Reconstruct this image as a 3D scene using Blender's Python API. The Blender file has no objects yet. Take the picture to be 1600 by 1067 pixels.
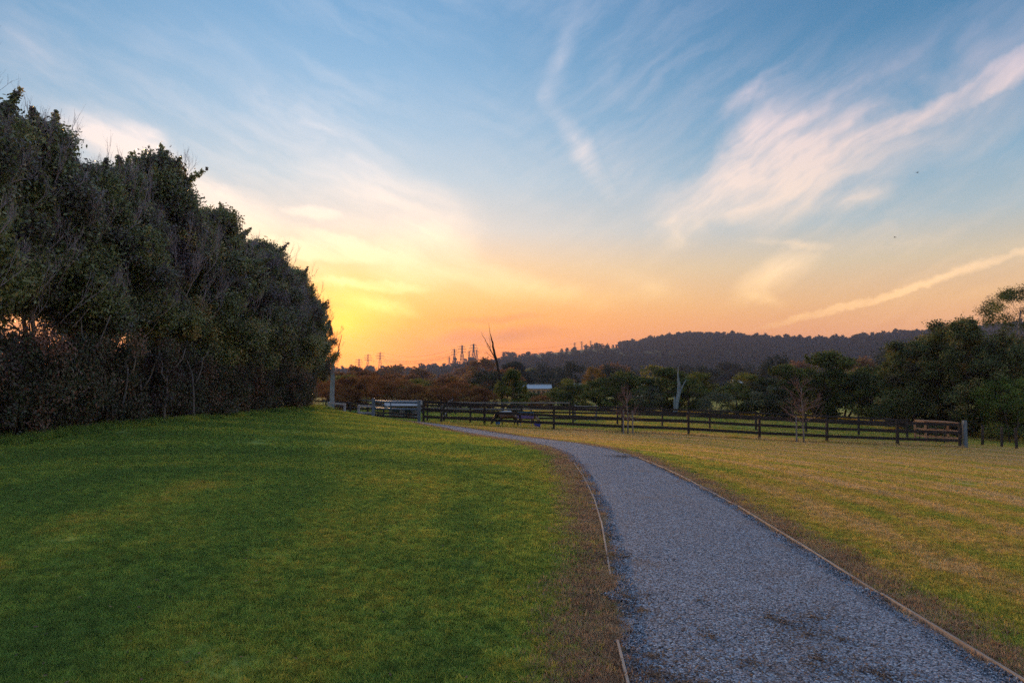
import bpy, math, random
import numpy as np
from mathutils import Vector, Euler, Matrix

R = math.radians
SC = bpy.context.scene
COL = SC.collection
rng = np.random.default_rng(11)
random.seed(11)

# ------------------------------------------------------------------ camera
F = 1600 * 24 / 36.0            # focal length in photo pixels
EYE = 1.95
PITCH = math.atan(51.5 / F)
cam = bpy.data.objects.new('camera', bpy.data.cameras.new('camera'))
COL.objects.link(cam)
cam.data.lens = 24; cam.data.sensor_width = 36
cam.data.clip_end = 12000
cam.location = (0, 0, EYE)
cam.rotation_euler = (R(90) + PITCH, 0, 0)
SC.camera = cam

def ray(px, py):
    cx, cy = (px - 800) / F, (533.5 - py) / F
    c, s = math.cos(PITCH), math.sin(PITCH)
    return Vector((cx, c - cy * s, s + cy * c))
def at(px, py, Y):
    d = ray(px, py)
    return Vector((0, 0, EYE)) + d * (Y / d.y)
def azel(px, py):
    d = ray(px, py).normalized()
    return math.degrees(math.atan2(d.x, d.y)), math.degrees(math.asin(d.z))
def lin(c):
    o = []
    for v in c[:3]:
        v = v / 255.0
        o.append(v / 12.92 if v <= .04045 else ((v + .055) / 1.055) ** 2.4)
    return (*o, 1.0)

# ------------------------------------------------------------------ sky, sun, exposure
SUN_AZ, SUN_EL = azel(508, 512)
SC.view_settings.view_transform = 'Standard'
SC.view_settings.look = 'None'
SC.view_settings.gamma = 1
SC.view_settings.exposure = 0.85
SC.view_settings.use_curve_mapping = False
SC.render.engine = 'CYCLES'
SC.cycles.use_denoising = False
SC.cycles.max_bounces = 5
SC.cycles.diffuse_bounces = 3
SC.cycles.transmission_bounces = 4
SC.cycles.volume_bounces = 1
SC.cycles.use_adaptive_sampling = True
SC.cycles.adaptive_threshold = 0.02
SC.cycles.sample_clamp_indirect = 3.0
SC.cycles.caustics_reflective = False
SC.cycles.caustics_refractive = False

W = bpy.data.worlds.new('World'); SC.world = W; W.use_nodes = True
wn, wl = W.node_tree.nodes, W.node_tree.links
wn.clear()
class NT:
    """small helper to write node trees"""
    def __init__(s, tree): s.t = tree; s.n = tree.nodes; s.l = tree.links
    def node(s, typ, **kw):
        n = s.n.new(typ)
        for k, v in kw.items(): setattr(n, k, v)
        return n
    def put(s, sock, v):
        if hasattr(v, 'is_linked') or isinstance(v, bpy.types.NodeSocket): s.l.new(v, sock)
        else: sock.default_value = v
    def math(s, op, a, b=None, c=None, clamp=False):
        n = s.node('ShaderNodeMath', operation=op); n.use_clamp = clamp
        s.put(n.inputs[0], a)
        if b is not None: s.put(n.inputs[1], b)
        if c is not None: s.put(n.inputs[2], c)
        return n.outputs[0]
    def vmath(s, op, a, b=None, out=0):
        n = s.node('ShaderNodeVectorMath', operation=op)
        s.put(n.inputs[0], a)
        if b is not None:
            if op == 'SCALE': s.put(n.inputs['Scale'], b)
            else: s.put(n.inputs[1], b)
        return n.outputs[out]
    def mix(s, f, a, b, blend='MIX'):
        n = s.node('ShaderNodeMix', data_type='RGBA', blend_type=blend)
        s.put(n.inputs[0], f); s.put(n.inputs[6], a); s.put(n.inputs[7], b)
        return n.outputs[2]
    def ramp(s, f, stops, interp='LINEAR'):
        n = s.node('ShaderNodeValToRGB'); r = n.color_ramp; r.interpolation = interp
        while len(r.elements) > 1: r.elements.remove(r.elements[-1])
        r.elements[0].position = stops[0][0]; r.elements[0].color = stops[0][1]
        for p, c in stops[1:]:
            e = r.elements.new(p); e.color = c
        s.put(n.inputs[0], f)
        return n.outputs[0]
    def maprange(s, v, a, b, c=0.0, d=1.0, smooth=False):
        n = s.node('ShaderNodeMapRange'); n.interpolation_type = 'SMOOTHSTEP' if smooth else 'LINEAR'
        s.put(n.inputs[0], v)
        for i, q in enumerate((a, b, c, d)): s.put(n.inputs[i + 1], q)
        return n.outputs[0]
    def noise(s, vec, scale, detail=3.0, rough=.5, out=0, dim='3D'):
        n = s.node('ShaderNodeTexNoise', noise_dimensions=dim)
        s.put(n.inputs['Vector'], vec); n.inputs['Scale'].default_value = scale
        n.inputs['Detail'].default_value = detail; n.inputs['Roughness'].default_value = rough
        return n.outputs[out]
    def mapping(s, vec, loc=(0,0,0), rot=(0,0,0), scale=(1,1,1), typ='TEXTURE'):
        n = s.node('ShaderNodeMapping', vector_type=typ)
        s.put(n.inputs[0], vec)
        n.inputs[1].default_value = loc; n.inputs[2].default_value = rot; n.inputs[3].default_value = scale
        return n.outputs[0]

w = NT(W.node_tree)
tc = w.node('ShaderNodeTexCoord').outputs['Generated']
dirn = w.vmath('NORMALIZE', tc)
sp = w.node('ShaderNodeSeparateXYZ'); wl.new(dirn, sp.inputs[0])
az = w.math('MULTIPLY', w.math('ARCTAN2', sp.outputs[0], sp.outputs[1]), 57.29578)
el = w.math('MULTIPLY', w.math('ARCSINE', sp.outputs[2]), 57.29578)
cmb = w.node('ShaderNodeCombineXYZ'); wl.new(az, cmb.inputs[0]); wl.new(el, cmb.inputs[1])
P = cmb.outputs[0]
e01 = w.math('DIVIDE', el, 45.0, clamp=True)
def stops(lst): return [(e / 45.0, lin(c)) for e, c in lst]
near = w.ramp(e01, stops([(0, (238,92,22)), (1.5, (248,112,20)), (3, (252,136,20)), (4.5, (250,152,40)), (6.5, (246,178,92)), (9, (236,192,142)),
                          (12, (212,200,190)), (16, (178,192,203)), (20, (150,179,203)), (24, (126,166,199)), (29, (102,150,190)), (44, (104,152,192))]))
away = w.ramp(e01, stops([(0, (216,122,84)), (1.5, (226,138,88)), (3.2, (226,152,98)), (5.5, (218,168,116)), (8.5, (196,178,150)),
                          (11.5, (158,172,178)), (15, (124,158,180)), (20, (88,136,170)), (25, (66,118,157)), (30, (58,108,150)), (44, (64,112,155))]))
dz = w.math('ABSOLUTE', w.math('SUBTRACT', az, SUN_AZ))
side = w.maprange(dz, 0.0, 47.0, 0.0, 1.0, smooth=True)
base = w.mix(side, near, away)
# warped coordinate for the wisps
wv = w.vmath('SUBTRACT', w.noise(P, .13, 4.0, .55, out=1), (.5, .5, .5))
Pw = w.vmath('ADD', P, w.vmath('SCALE', wv, 2.6))
Ps = w.vmath('ADD', P, w.vmath('SCALE', wv, .7))
wf = w.vmath('SUBTRACT', w.noise(P, 1.1, 3.0, .6, out=1), (.5, .5, .5))
Ps = w.vmath('ADD', Ps, w.vmath('SCALE', wf, .75))
# (ax, ay, bx, by, half width px, strength)
STREAKS = [
 (1000,368,1200,258,44,.58),(1040,345,1340,225,60,.46),(1130,285,1460,135,100,.38),(1300,230,1800,10,90,.38),(1100,330,1290,255,40,.26),
 (1360,212,1550,136,13,.5),(1490,158,1740,20,16,.55),(1120,182,1240,90,13,.26),(1130,290,1225,110,50,.30),
 (900,20,848,165,17,.34),(850,135,950,305,18,.40),(985,190,960,330,75,.20),
 (1140,466,1285,394,22,.75),(1170,460,1235,478,9,.40),
 (1185,512,1440,450,5.5,1.0),(1370,468,1680,364,6,.8),(1165,377,1310,386,7,.34),(1260,328,1430,294,14,.26),(1310,402,1500,362,12,.22),
 (70,172,270,258,30,.66),(190,215,370,345,36,.85),(300,300,480,410,40,.62),(190,202,268,212,13,.3),
 (445,328,530,338,9,.9),(370,378,600,404,13,1.0),(465,360,590,396,11,1.0),(470,432,660,454,8,.8),(540,464,665,490,12,.7),
 (520,376,830,456,48,.46),(720,432,990,476,20,.5),(600,430,750,335,55,.40),(930,436,1095,464,22,.34),
 (200,-30,520,200,32,.24),(-80,50,160,100,32,.28),(400,150,680,320,46,.30),(470,285,760,360,56,.36),
 (-300,150,-60,240,60,.4),(1750,300,2100,180,60,.4),
]
tot = None
for (x0, y0, x1, y1, hw, st) in STREAKS:
    a0, a1 = azel(x0, y0), azel(x1, y1)
    mx, my = (a0[0] + a1[0]) / 2, (a0[1] + a1[1]) / 2
    dx, dy = a1[0] - a0[0], a1[1] - a0[1]
    L = math.hypot(dx, dy) * .62
    m = w.mapping(Pw if hw > 16 else Ps, (mx, my, 0), (0, 0, math.atan2(dy, dx)), (L * 1.05, hw * 57.3 / F * 1.45, 1))
    g = w.node('ShaderNodeTexGradient', gradient_type='SPHERICAL'); wl.new(m, g.inputs[0])
    if tot is None: tot = w.math('MULTIPLY', g.outputs[1], st * 1.15)
    else: tot = w.math('MULTIPLY_ADD', g.outputs[1], st * 1.15, tot)
# fibres: the right-hand cirrus rises to the right, the left-hand one falls to the right
fr = w.noise(w.mapping(Pw, (0,0,0), (0,0,R(30)), (8.0, 1.5, 1)), 1.0, 3.0, .55)
fl = w.noise(w.mapping(Pw, (0,0,0), (0,0,R(-20)), (8.0, 1.5, 1)), 1.0, 3.0, .55)
fm = w.maprange(az, -6.0, 6.0)
fib = w.node('ShaderNodeMix'); fib.data_type = 'FLOAT'
wl.new(fm, fib.inputs[0]); wl.new(fl, fib.inputs[2]); wl.new(fr, fib.inputs[3])
fibre = fib.outputs[0]
ff = w.maprange(fibre, .30, .70, .55, 1.25)
cov = w.math('MULTIPLY', w.maprange(tot, .02, .80, 0.0, .92, smooth=True), ff)
# thin veil everywhere, plus unseen cloud added overhead to brighten the ground
veil_and_fill = w.math('MULTIPLY', w.maprange(fibre, .40, .74, 0.0, .30), w.maprange(w.noise(P, .045, 2.0), .36, .60))
veil_and_fill = w.math('MULTIPLY_ADD', w.maprange(el, 27.0, 50.0), .42, veil_and_fill)
cov = w.math('MULTIPLY', w.math('ADD', cov, veil_and_fill), .95, clamp=True)
cnear = w.ramp(e01, stops([(0, (255,176,70)), (3, (255,214,70)), (6, (255,214,124)), (9, (252,222,172)), (13, (248,226,208)), (18, (232,222,220)), (26, (198,204,216)), (44, (190,196,212))]))
caway = w.ramp(e01, stops([(0, (246,160,100)), (3, (252,184,116)), (6, (250,200,142)), (9, (242,210,172)), (13, (226,204,188)), (18, (212,194,192)), (23, (188,178,194)), (30, (180,176,198)), (44, (184,182,202))]))
ccol = w.mix(side, cnear, caway)
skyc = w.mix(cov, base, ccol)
# dusky bars low by the sun
dk = None
for (x0, y0, x1, y1, hw, st) in [(640,540,880,512,12,.75),(700,505,850,490,5,.4),(560,562,720,548,8,.35),(430,470,560,480,7,.3)]:
    a0, a1 = azel(x0, y0), azel(x1, y1)
    m = w.mapping(Pw, ((a0[0]+a1[0])/2, (a0[1]+a1[1])/2, 0), (0,0,math.atan2(a1[1]-a0[1], a1[0]-a0[0])), (math.hypot(a1[0]-a0[0], a1[1]-a0[1])*.6, hw*57.3/F*1.5, 1))
    g = w.node('ShaderNodeTexGradient', gradient_type='SPHERICAL'); wl.new(m, g.inputs[0])
    dk = w.math('MULTIPLY', g.outputs[1], st*1.4) if dk is None else w.math('MULTIPLY_ADD', g.outputs[1], st*1.4, dk)
skyc = w.mix(w.math('MULTIPLY', dk, 1.0, clamp=True), skyc, lin((206,112,74)))
# glow round the sun
gaz, gel = azel(540, 508)
gd = Vector((math.sin(R(gaz))*math.cos(R(gel)), math.cos(R(gaz))*math.cos(R(gel)), math.sin(R(gel))))
sd = Vector((math.sin(R(SUN_AZ))*math.cos(R(SUN_EL)), math.cos(R(SUN_AZ))*math.cos(R(SUN_EL)), math.sin(R(SUN_EL))))
ca = w.math('ARCCOSINE', w.vmath('DOT_PRODUCT', dirn, tuple(gd), out=1))
glow = w.math('POWER', w.maprange(w.math('MULTIPLY', ca, 57.29578), 0.0, 8.0, 1.0, 0.0), 2.4)
skyc = w.mix(glow, skyc, (1.2, .36, .0, 1), 'ADD')
# a physical sky underneath
ns = w.node('ShaderNodeTexSky', sky_type='NISHITA')
ns.sun_disc = False; ns.sun_elevation = R(SUN_EL); ns.sun_rotation = R(SUN_AZ)
bg1 = w.node('ShaderNodeBackground'); wl.new(ns.outputs[0], bg1.inputs[0]); bg1.inputs[1].default_value = .008
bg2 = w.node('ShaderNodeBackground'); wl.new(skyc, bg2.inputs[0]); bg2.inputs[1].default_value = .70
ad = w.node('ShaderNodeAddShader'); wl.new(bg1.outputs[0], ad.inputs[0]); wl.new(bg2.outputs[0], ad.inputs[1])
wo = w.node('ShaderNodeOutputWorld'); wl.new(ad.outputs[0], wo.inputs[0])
W.cycles.sampling_method = 'MANUAL'; W.cycles.sample_map_resolution = 512

sun = bpy.data.objects.new('sun', bpy.data.lights.new('sun', 'SUN')); COL.objects.link(sun)
sun.data.energy = 2.6; sun.data.angle = R(7); sun.data.color = (1.0, .56, .22)
sun.rotation_euler = (-sd).to_track_quat('-Z', 'Y').to_euler()

# ------------------------------------------------------------------ helpers
def tag(o, label=None, cat=None, group=None, kind=None):
    if label: o['label'] = label
    if cat: o['category'] = cat
    if group: o['group'] = group
    if kind: o['kind'] = kind
    return o
def link(name, data, parent=None, loc=None, mat=None):
    o = bpy.data.objects.new(name, data); COL.objects.link(o)
    if parent is not None: o.parent = parent
    if loc is not None: o.location = loc
    if mat is not None and data is not None and not data.materials: data.materials.append(mat)
    return o
def empty(name, loc=(0,0,0), rz=0.0):
    o = link(name, None, loc=loc); o.rotation_euler.z = rz; o.empty_display_size = .2
    return o
def mesh(name, V, Fc, mat=None, smooth=False, attrs=None):
    """V (n,3); Fc an (m,k) array or a list of lists; attrs {name: per-vertex floats}"""
    me = bpy.data.meshes.new(name)
    V = np.asarray(V, dtype=np.float32)
    if isinstance(Fc, np.ndarray):
        m, k = Fc.shape
        me.vertices.add(len(V)); me.vertices.foreach_set('co', V.ravel())
        me.loops.add(m * k); me.loops.foreach_set('vertex_index', Fc.astype(np.int32).ravel())
        me.polygons.add(m)
        me.polygons.foreach_set('loop_start', np.arange(0, m * k, k, dtype=np.int32))
        me.polygons.foreach_set('loop_total', np.full(m, k, dtype=np.int32))
        me.update(calc_edges=True)
    else:
        me.from_pydata([tuple(v) for v in V], [], Fc); me.update()
    if smooth: me.polygons.foreach_set('use_smooth', np.ones(len(me.polygons), dtype=bool))
    for n, a in (attrs or {}).items():
        at_ = me.attributes.new(n, 'FLOAT', 'POINT'); at_.data.foreach_set('value', np.asarray(a, dtype=np.float32))
    if mat is not None: me.materials.append(mat)
    return me
class MB:
    """collects boxes and tubes"""
    def __init__(s): s.V = []; s.F = []
    def add(s, V, Fc):
        b = len(s.V); s.V += [tuple(v) for v in V]; s.F += [[i + b for i in f] for f in Fc]
    def box(s, c, d, rz=0.0, taper=1.0):
        x, y, z = d[0]/2, d[1]/2, d[2]/2
        pts = [(-x,-y,-z),(x,-y,-z),(x,y,-z),(-x,y,-z),(-x*taper,-y*taper,z),(x*taper,-y*taper,z),(x*taper,y*taper,z),(-x*taper,y*taper,z)]
        cr, sr = math.cos(rz), math.sin(rz)
        s.add([(c[0]+p[0]*cr-p[1]*sr, c[1]+p[0]*sr+p[1]*cr, c[2]+p[2]) for p in pts],
              [[0,3,2,1],[4,5,6,7],[0,1,5,4],[1,2,6,5],[2,3,7,6],[3,0,4,7]])
    def tube(s, pts, rad, n=6, cap=True):
        pts = [Vector(p) for p in pts]
        if not hasattr(rad, '__len__'): rad = [rad] * len(pts)
        rings = []; u = None
        for i, p in enumerate(pts):
            t = (pts[min(i+1, len(pts)-1)] - pts[max(i-1, 0)])
            t = t.normalized() if t.length > 1e-9 else Vector((0,0,1))
            if u is None: u = t.orthogonal().normalized()
            else:
                u = u - t * u.dot(t); u = u.normalized() if u.length > 1e-6 else t.orthogonal().normalized()
            v = t.cross(u)
            rings.append([p + (u*math.cos(2*math.pi*k/n) + v*math.sin(2*math.pi*k/n)) * rad[i] for k in range(n)])
        b = len(s.V)
        for r_ in rings: s.V += [tuple(q) for q in r_]
        for i in range(len(rings) - 1):
            for k in range(n):
                s.F.append([b+i*n+k, b+i*n+(k+1)%n, b+(i+1)*n+(k+1)%n, b+(i+1)*n+k])
        if cap:
            s.F.append([b+k for k in range(n)][::-1]); s.F.append([b+(len(rings)-1)*n+k for k in range(n)])
    def mesh(s, name, mat=None, smooth=False): return mesh(name, s.V, s.F, mat, smooth)

# ------------------------------------------------------------------ materials
def mat_new(name):
    m = bpy.data.materials.new(name); m.use_nodes = True
    m.node_tree.nodes.clear()
    return m, NT(m.node_tree)
def finish(m, t, color, rough=.8, spec=.3, bump=None, bump_d=.01, trans=0.0, tcol=None, metallic=0.0, strength=.5):
    p = t.node('ShaderNodeBsdfPrincipled')
    t.put(p.inputs['Base Color'], color); t.put(p.inputs['Roughness'], rough)
    p.inputs['Specular IOR Level'].default_value = spec; p.inputs['Metallic'].default_value = metallic
    if bump is not None:
        b = t.node('ShaderNodeBump'); b.inputs['Distance'].default_value = bump_d; b.inputs['Strength'].default_value = strength
        t.l.new(bump, b.inputs['Height']); t.l.new(b.outputs[0], p.inputs['Normal'])
    out = t.node('ShaderNodeOutputMaterial')
    if trans > 0:
        tr = t.node('ShaderNodeBsdfTranslucent'); t.put(tr.inputs[0], tcol if tcol is not None else color)
        mx = t.node('ShaderNodeMixShader'); mx.inputs[0].default_value = trans
        t.l.new(p.outputs[0], mx.inputs[1]); t.l.new(tr.outputs[0], mx.inputs[2]); t.l.new(mx.outputs[0], out.inputs[0])
    else: t.l.new(p.outputs[0], out.inputs[0])
    return m
def objpos(t): return t.node('ShaderNodeTexCoord').outputs['Object']
def wpos(t): return t.node('ShaderNodeNewGeometry').outputs['Position']
def attr(t, n): return t.node('ShaderNodeAttribute', attribute_name=n).outputs['Fac']
def leaf_mat(name, cols, trans=.3, rough=.5, spec=.35):
    """cols: list of linear colours from dull to bright, spread over the leaf's own tone"""
    m, t = mat_new(name)
    n = len(cols)
    oi = t.node('ShaderNodeObjectInfo').outputs['Random']
    f = t.math('ADD', attr(t, 'tone'), t.math('MULTIPLY', t.math('SUBTRACT', oi, .5), .22), clamp=True)
    c = t.ramp(f, [(i / (n - 1), (*q, 1)) for i, q in enumerate(cols)])
    return finish(m, t, c, rough, spec, trans=trans, tcol=t.mix(.5, c, (.55, .42, .05, 1), 'MULTIPLY') if False else c)
def wood_mat(name, c0, c1, scale=(1, 1, 1), rough=.85):
    m, t = mat_new(name)
    p = objpos(t)
    n = t.noise(t.mapping(p, scale=scale, typ='POINT'), 6.0, 5.0, .65)
    n2 = t.noise(wpos(t), 1.3, 2.0)
    c = t.mix(t.maprange(t.math('ADD', n, t.math('MULTIPLY', n2, .5)), .45, 1.0), (*c0, 1), (*c1, 1))
    return finish(m, t, c, rough, .2, bump=n, bump_d=.01)
def plain_mat(name, c0, c1, scale=4.0, rough=.7, spec=.3, metallic=0.0):
    m, t = mat_new(name)
    n = t.noise(objpos(t), scale, 5.0, .65)
    return finish(m, t, t.mix(t.maprange(n, .3, .7), (*c0, 1), (*c1, 1)), rough, spec, metallic=metallic)

M = {}
M['rail'] = wood_mat('dark_fence_timber', (.018,.016,.017), (.062,.051,.049), (.4, 3, 3))
M['post'] = wood_mat('dark_post_timber', (.022,.018,.019), (.077,.064,.058), (3, 3, .5))
M['pale_post'] = wood_mat('weathered_blue_grey_timber', (.096,.132,.168), (.204,.252,.300), (3, 3, .5), .6)
M['gate_paint'] = plain_mat('blue_grey_paint', (.080,.136,.200), (.160,.240,.320), 5, .5)
M['white_rail'] = wood_mat('weathered_white_timber', (.240,.232,.240), (.496,.480,.480), (.5, 4, 4), .7)
M['grey_rail'] = wood_mat('weathered_grey_timber', (.12,.11,.12), (.28,.26,.27), (.5, 4, 4), .8)
M['edging'] = wood_mat('bleached_edging_timber', (.221,.145,.102), (.561,.476,.408), (2, 2, 2), .7)
M['stake'] = wood_mat('pale_stake_timber', (.210,.180,.165), (.345,.315,.300), (4, 4, .6))
M['crate'] = wood_mat('fresh_pine_timber', (.34,.15,.075), (.62,.34,.19), (.6, 4, 4), .7)
M['bark'] = wood_mat('brown_bark', (.045,.034,.028), (.13,.10,.085), (3, 3, .6))
M['pale_bark'] = wood_mat('pale_grey_bark', (.128,.104,.096), (.320,.280,.264), (3, 3, .7))
M['silver'] = wood_mat('silver_dead_wood', (.136,.170,.187), (.357,.408,.442), (3, 3, .5))
M['twig'] = wood_mat('purple_grey_twig', (.20,.155,.18), (.50,.41,.45), (2, 2, 2))
M['redtwig'] = wood_mat('reddish_twig', (.16,.085,.075), (.30,.18,.15), (2, 2, 2))
M['deadwood'] = wood_mat('charred_dead_wood', (.018,.014,.013), (.06,.045,.04), (3, 3, .6))
M['leaf_row'] = leaf_mat('windbreak_leaf', [(.165,.120,.138),(.175,.160,.112),(.220,.270,.115),(.390,.390,.150),(.620,.430,.200)], .30, .36, .7)
M['leaf_hedge'] = leaf_mat('hedge_leaf', [(.083,.037,.039),(.109,.079,.063),(.092,.132,.063),(.206,.132,.086),(.329,.159,.114)], .2, .42, .45)
M['leaf_dark'] = leaf_mat('dark_evergreen_leaf', [(.039,.053,.028),(.063,.091,.032),(.109,.143,.045),(.192,.215,.055),(.321,.277,.085)], .2, .85, .05)
M['leaf_olive'] = leaf_mat('olive_leaf', [(.061,.066,.021),(.117,.135,.034),(.198,.214,.048),(.304,.276,.064),(.468,.352,.086)], .3, .85, .05)
M['leaf_brown'] = leaf_mat('russet_leaf', [(.082,.037,.025),(.152,.065,.037),(.235,.106,.048),(.305,.167,.062),(.398,.245,.083)], .3, .85, .05)
M['leaf_ochre'] = leaf_mat('ochre_leaf', [(.161,.087,.015),(.274,.154,.023),(.386,.224,.033),(.483,.280,.050)], .35, .85, .05)
M['leaf_blue'] = leaf_mat('grey_green_leaf', [(.052,.058,.042),(.100,.117,.075),(.191,.198,.116),(.311,.291,.187)], .25, .85, .05)
M['leaf_right'] = leaf_mat('mixed_bronze_leaf', [(.057,.055,.039),(.095,.124,.057),(.152,.198,.077),(.270,.239,.090),(.539,.342,.129)], .25, .85, .05)
M['leaf_bright'] = leaf_mat('fresh_green_leaf', [(.052,.075,.022),(.114,.177,.046),(.203,.270,.064),(.478,.333,.085)], .3, .85, .05)
M['leaf_hill'] = leaf_mat('hill_forest_leaf', [(.026,.037,.034),(.042,.059,.047),(.068,.081,.056),(.105,.096,.071)], .15, .85, .05)
M['steel'] = plain_mat('galvanised_steel', (.05,.048,.05), (.09,.085,.085), 3, .6, .4, .3)
M['cable'] = plain_mat('power_cable', (.03,.03,.03), (.05,.05,.05))
M['roof_blue'] = plain_mat('pale_metal_roof', (.286,.340,.394), (.449,.503,.544), 3, .45, .5)
M['wall_white'] = plain_mat('white_wall', (.55,.53,.50), (.75,.73,.70), 2)
M['wall_tan'] = plain_mat('tan_wall', (.42,.25,.15), (.62,.40,.24), 2)
M['glass'] = plain_mat('dark_glass', (.02,.025,.03), (.04,.045,.05), 2, .08, .6)
M['blue_plastic'] = plain_mat('blue_plastic', (.02,.14,.36), (.03,.20,.48), 6, .4, .5)
M['deep_blue_plastic'] = plain_mat('deep_blue_plastic', (.012,.035,.34), (.018,.05,.50), 6, .4, .5)
M['teal_cloth'] = plain_mat('teal_cloth', (.008,.04,.06), (.015,.075,.10), 12, .9)
M['purple_cloth'] = plain_mat('purple_cloth', (.14,.09,.24), (.24,.17,.36), 12, .9)
M['hair_dark'] = plain_mat('dark_mane', (.012,.009,.008), (.03,.022,.018), 20, .7)
M['hair_pale'] = plain_mat('pale_mane', (.45,.36,.28), (.62,.52,.42), 20, .7)
M['feather'] = plain_mat('dark_feather', (.015,.015,.018), (.03,.03,.035), 20, .8)

# ------------------------------------------------------------------ terrain
CTRL = []
def ctl(px, py, Y):
    q = at(px, py, Y); CTRL.append((q.x, q.y, q.z))
LEFT_EDGE = [(.55,-8,0),(.6,0,0),(.67,4.3,0),(.85,5.6,0),(1.03,7.3,0),(1.27,10.1,0),(1.38,13.5,0),(1.33,16.6,0),(1.0,18.6,0),(0.0,21.6,0),(-2.0,26.6,0),(-4.9,34.2,0),(-7.6,38.8,0),(-13,44,0)]
RIGHT_EDGE = [(3.2,-8,0),(3.25,0,0),(3.28,4.4,0),(3.3,5.7,0),(3.33,7.3,0),(3.42,10.2,0),(3.36,12.8,0),(3.08,16.4,0),(2.75,18.6,0),(1.94,21.2,0),(.68,24.4,0),(-1.07,28.8,0),(-4.3,35.6,0),(-7.2,40.6,0),(-13,46,0)]
for x, y, z in [(0,0,.05),(2,5,0),(2,10,0),(2.2,16,0),(1,20,-.06),(-1,25,-.28),(-4.6,35,-.55),(-7.4,39.5,-.72),
                (-10,0,.42),(-10,8,.45),(-25,0,.7),(-25,25,.7),(-25,45,.1),(-25,-25,.6),(10,-25,-.2),(40,-25,-1.5),(12,4,-.45),(12,14,-.75),(30,10,-1.6),(45,35,-2.8),
                (-4,8,.12),(-5,16,.12),(-6,26,.05),(0,14,.02),(-3,20,.05)]:
    CTRL.append((x, y, z))
for a in [(0,690,15),(165,660,19.5),(300,650,25),(450,637,34),(495,633,38),(520,650,44),(584,656,42),(655,660,38.5),(757,666,37),(865,672,36),(972,677,36),
          (1075,680,36),(1185,687,36),(1290,692,35.5),(1400,696,35.2),(1505,699,35),(1600,706,34.5),(1500,690,42),(1290,668,50),(1290,655,62),(900,651,52),(900,634,85),(600,648,55),(600,632,85),(1500,664,62),(1500,645,85),(1200,630,100),(500,622,105),(1580,634,105)]:
    ctl(*a)
CTRL += [(-45,80,-1.5),(70,60,-3.6),(-40,120,-2.5),(0,120,-2.3),(60,120,-3.0),(110,80,-4)]
C = np.array(CTRL)
def _U(r): return np.where(r < 1e-6, 0, r * r * np.log(np.maximum(r, 1e-6)))
_n = len(C)
_K = _U(np.hypot(C[:,None,0]-C[None,:,0], C[:,None,1]-C[None,:,1])) + np.eye(_n) * 8.0
_Pm = np.c_[np.ones(_n), C[:,0], C[:,1]]
_A = np.block([[_K, _Pm], [_Pm.T, np.zeros((3,3))]])
_s = np.linalg.solve(_A, np.r_[C[:,2], 0, 0, 0])
def h_near(x, y):
    x = np.asarray(x, float); y = np.asarray(y, float)
    o = _s[_n] + _s[_n+1]*x + _s[_n+2]*y
    for i in range(_n): o = o + _s[i] * _U(np.hypot(x - C[i,0], y - C[i,1]))
    return o
RIDGE = [(300,584),(480,583),(560,582),(640,580),(700,573),(760,566),(800,560),(860,553),(920,547),(960,546),(1000,543),(1040,537),(1080,533),(1140,534),(1200,538),(1260,539),(1330,538),(1380,532),(1420,530),(1470,529),(1520,525),(1560,520),(1600,517),(1750,512),(1950,530)]
_ra = np.array([azel(a, b)[0] for a, b in RIDGE]); _re = np.array([math.tan(R(azel(a, b)[1])) for a, b in RIDGE])
def sm(t): t = np.clip(t, 0, 1); return t*t*(3-2*t)
def h_far(x, y):
    r = np.hypot(x, y); a = np.degrees(np.arctan2(x, y))
    e = np.interp(a, _ra, _re)
    back = sm((np.abs(a) - 60) / 40); e = e * (1 - back)
    zr = EYE + 1400 * e + 1.5
    zv = -2.4 - 11.5 * sm((r - 110) / 300)
    z = zv + (zr - zv) * sm((r - 480) / 920) ** 1.0
    z = np.where(r > 1400, zr - (r - 1400) * .03, z)
    return z + 1.5*np.sin(x*.011+1)*np.sin(y*.009)*sm((r-250)/300)
def H(x, y):
    x = np.asarray(x, float); y = np.asarray(y, float)
    r = np.hypot(x, y); k = sm((r - 75) / 55)
    hn = np.clip(h_near(np.clip(x, -70, 120), np.clip(y, -40, 130)), -5, 1.2)
    return hn * (1 - k) + h_far(x, y) * k
def hz(x, y): return float(H(np.array([x]), np.array([y]))[0])

NA, NR = 480, 225
rad = .06 * (2500 / .06) ** (np.arange(NR) / (NR - 1))
ang = np.arange(NA) * 2 * math.pi / NA
rr, aa = np.meshgrid(rad, ang, indexing='ij')
gx, gy = rr * np.sin(aa), rr * np.cos(aa)
gz = H(gx.ravel(), gy.ravel())
V = np.c_[gx.ravel(), gy.ravel(), gz]
i, j = np.meshgrid(np.arange(NR-1), np.arange(NA), indexing='ij'); i = i.ravel(); j = j.ravel(); j2 = (j + 1) % NA
Fq = np.c_[i*NA+j, (i+1)*NA+j, (i+1)*NA+j2, i*NA+j2][:, ::-1]

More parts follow.
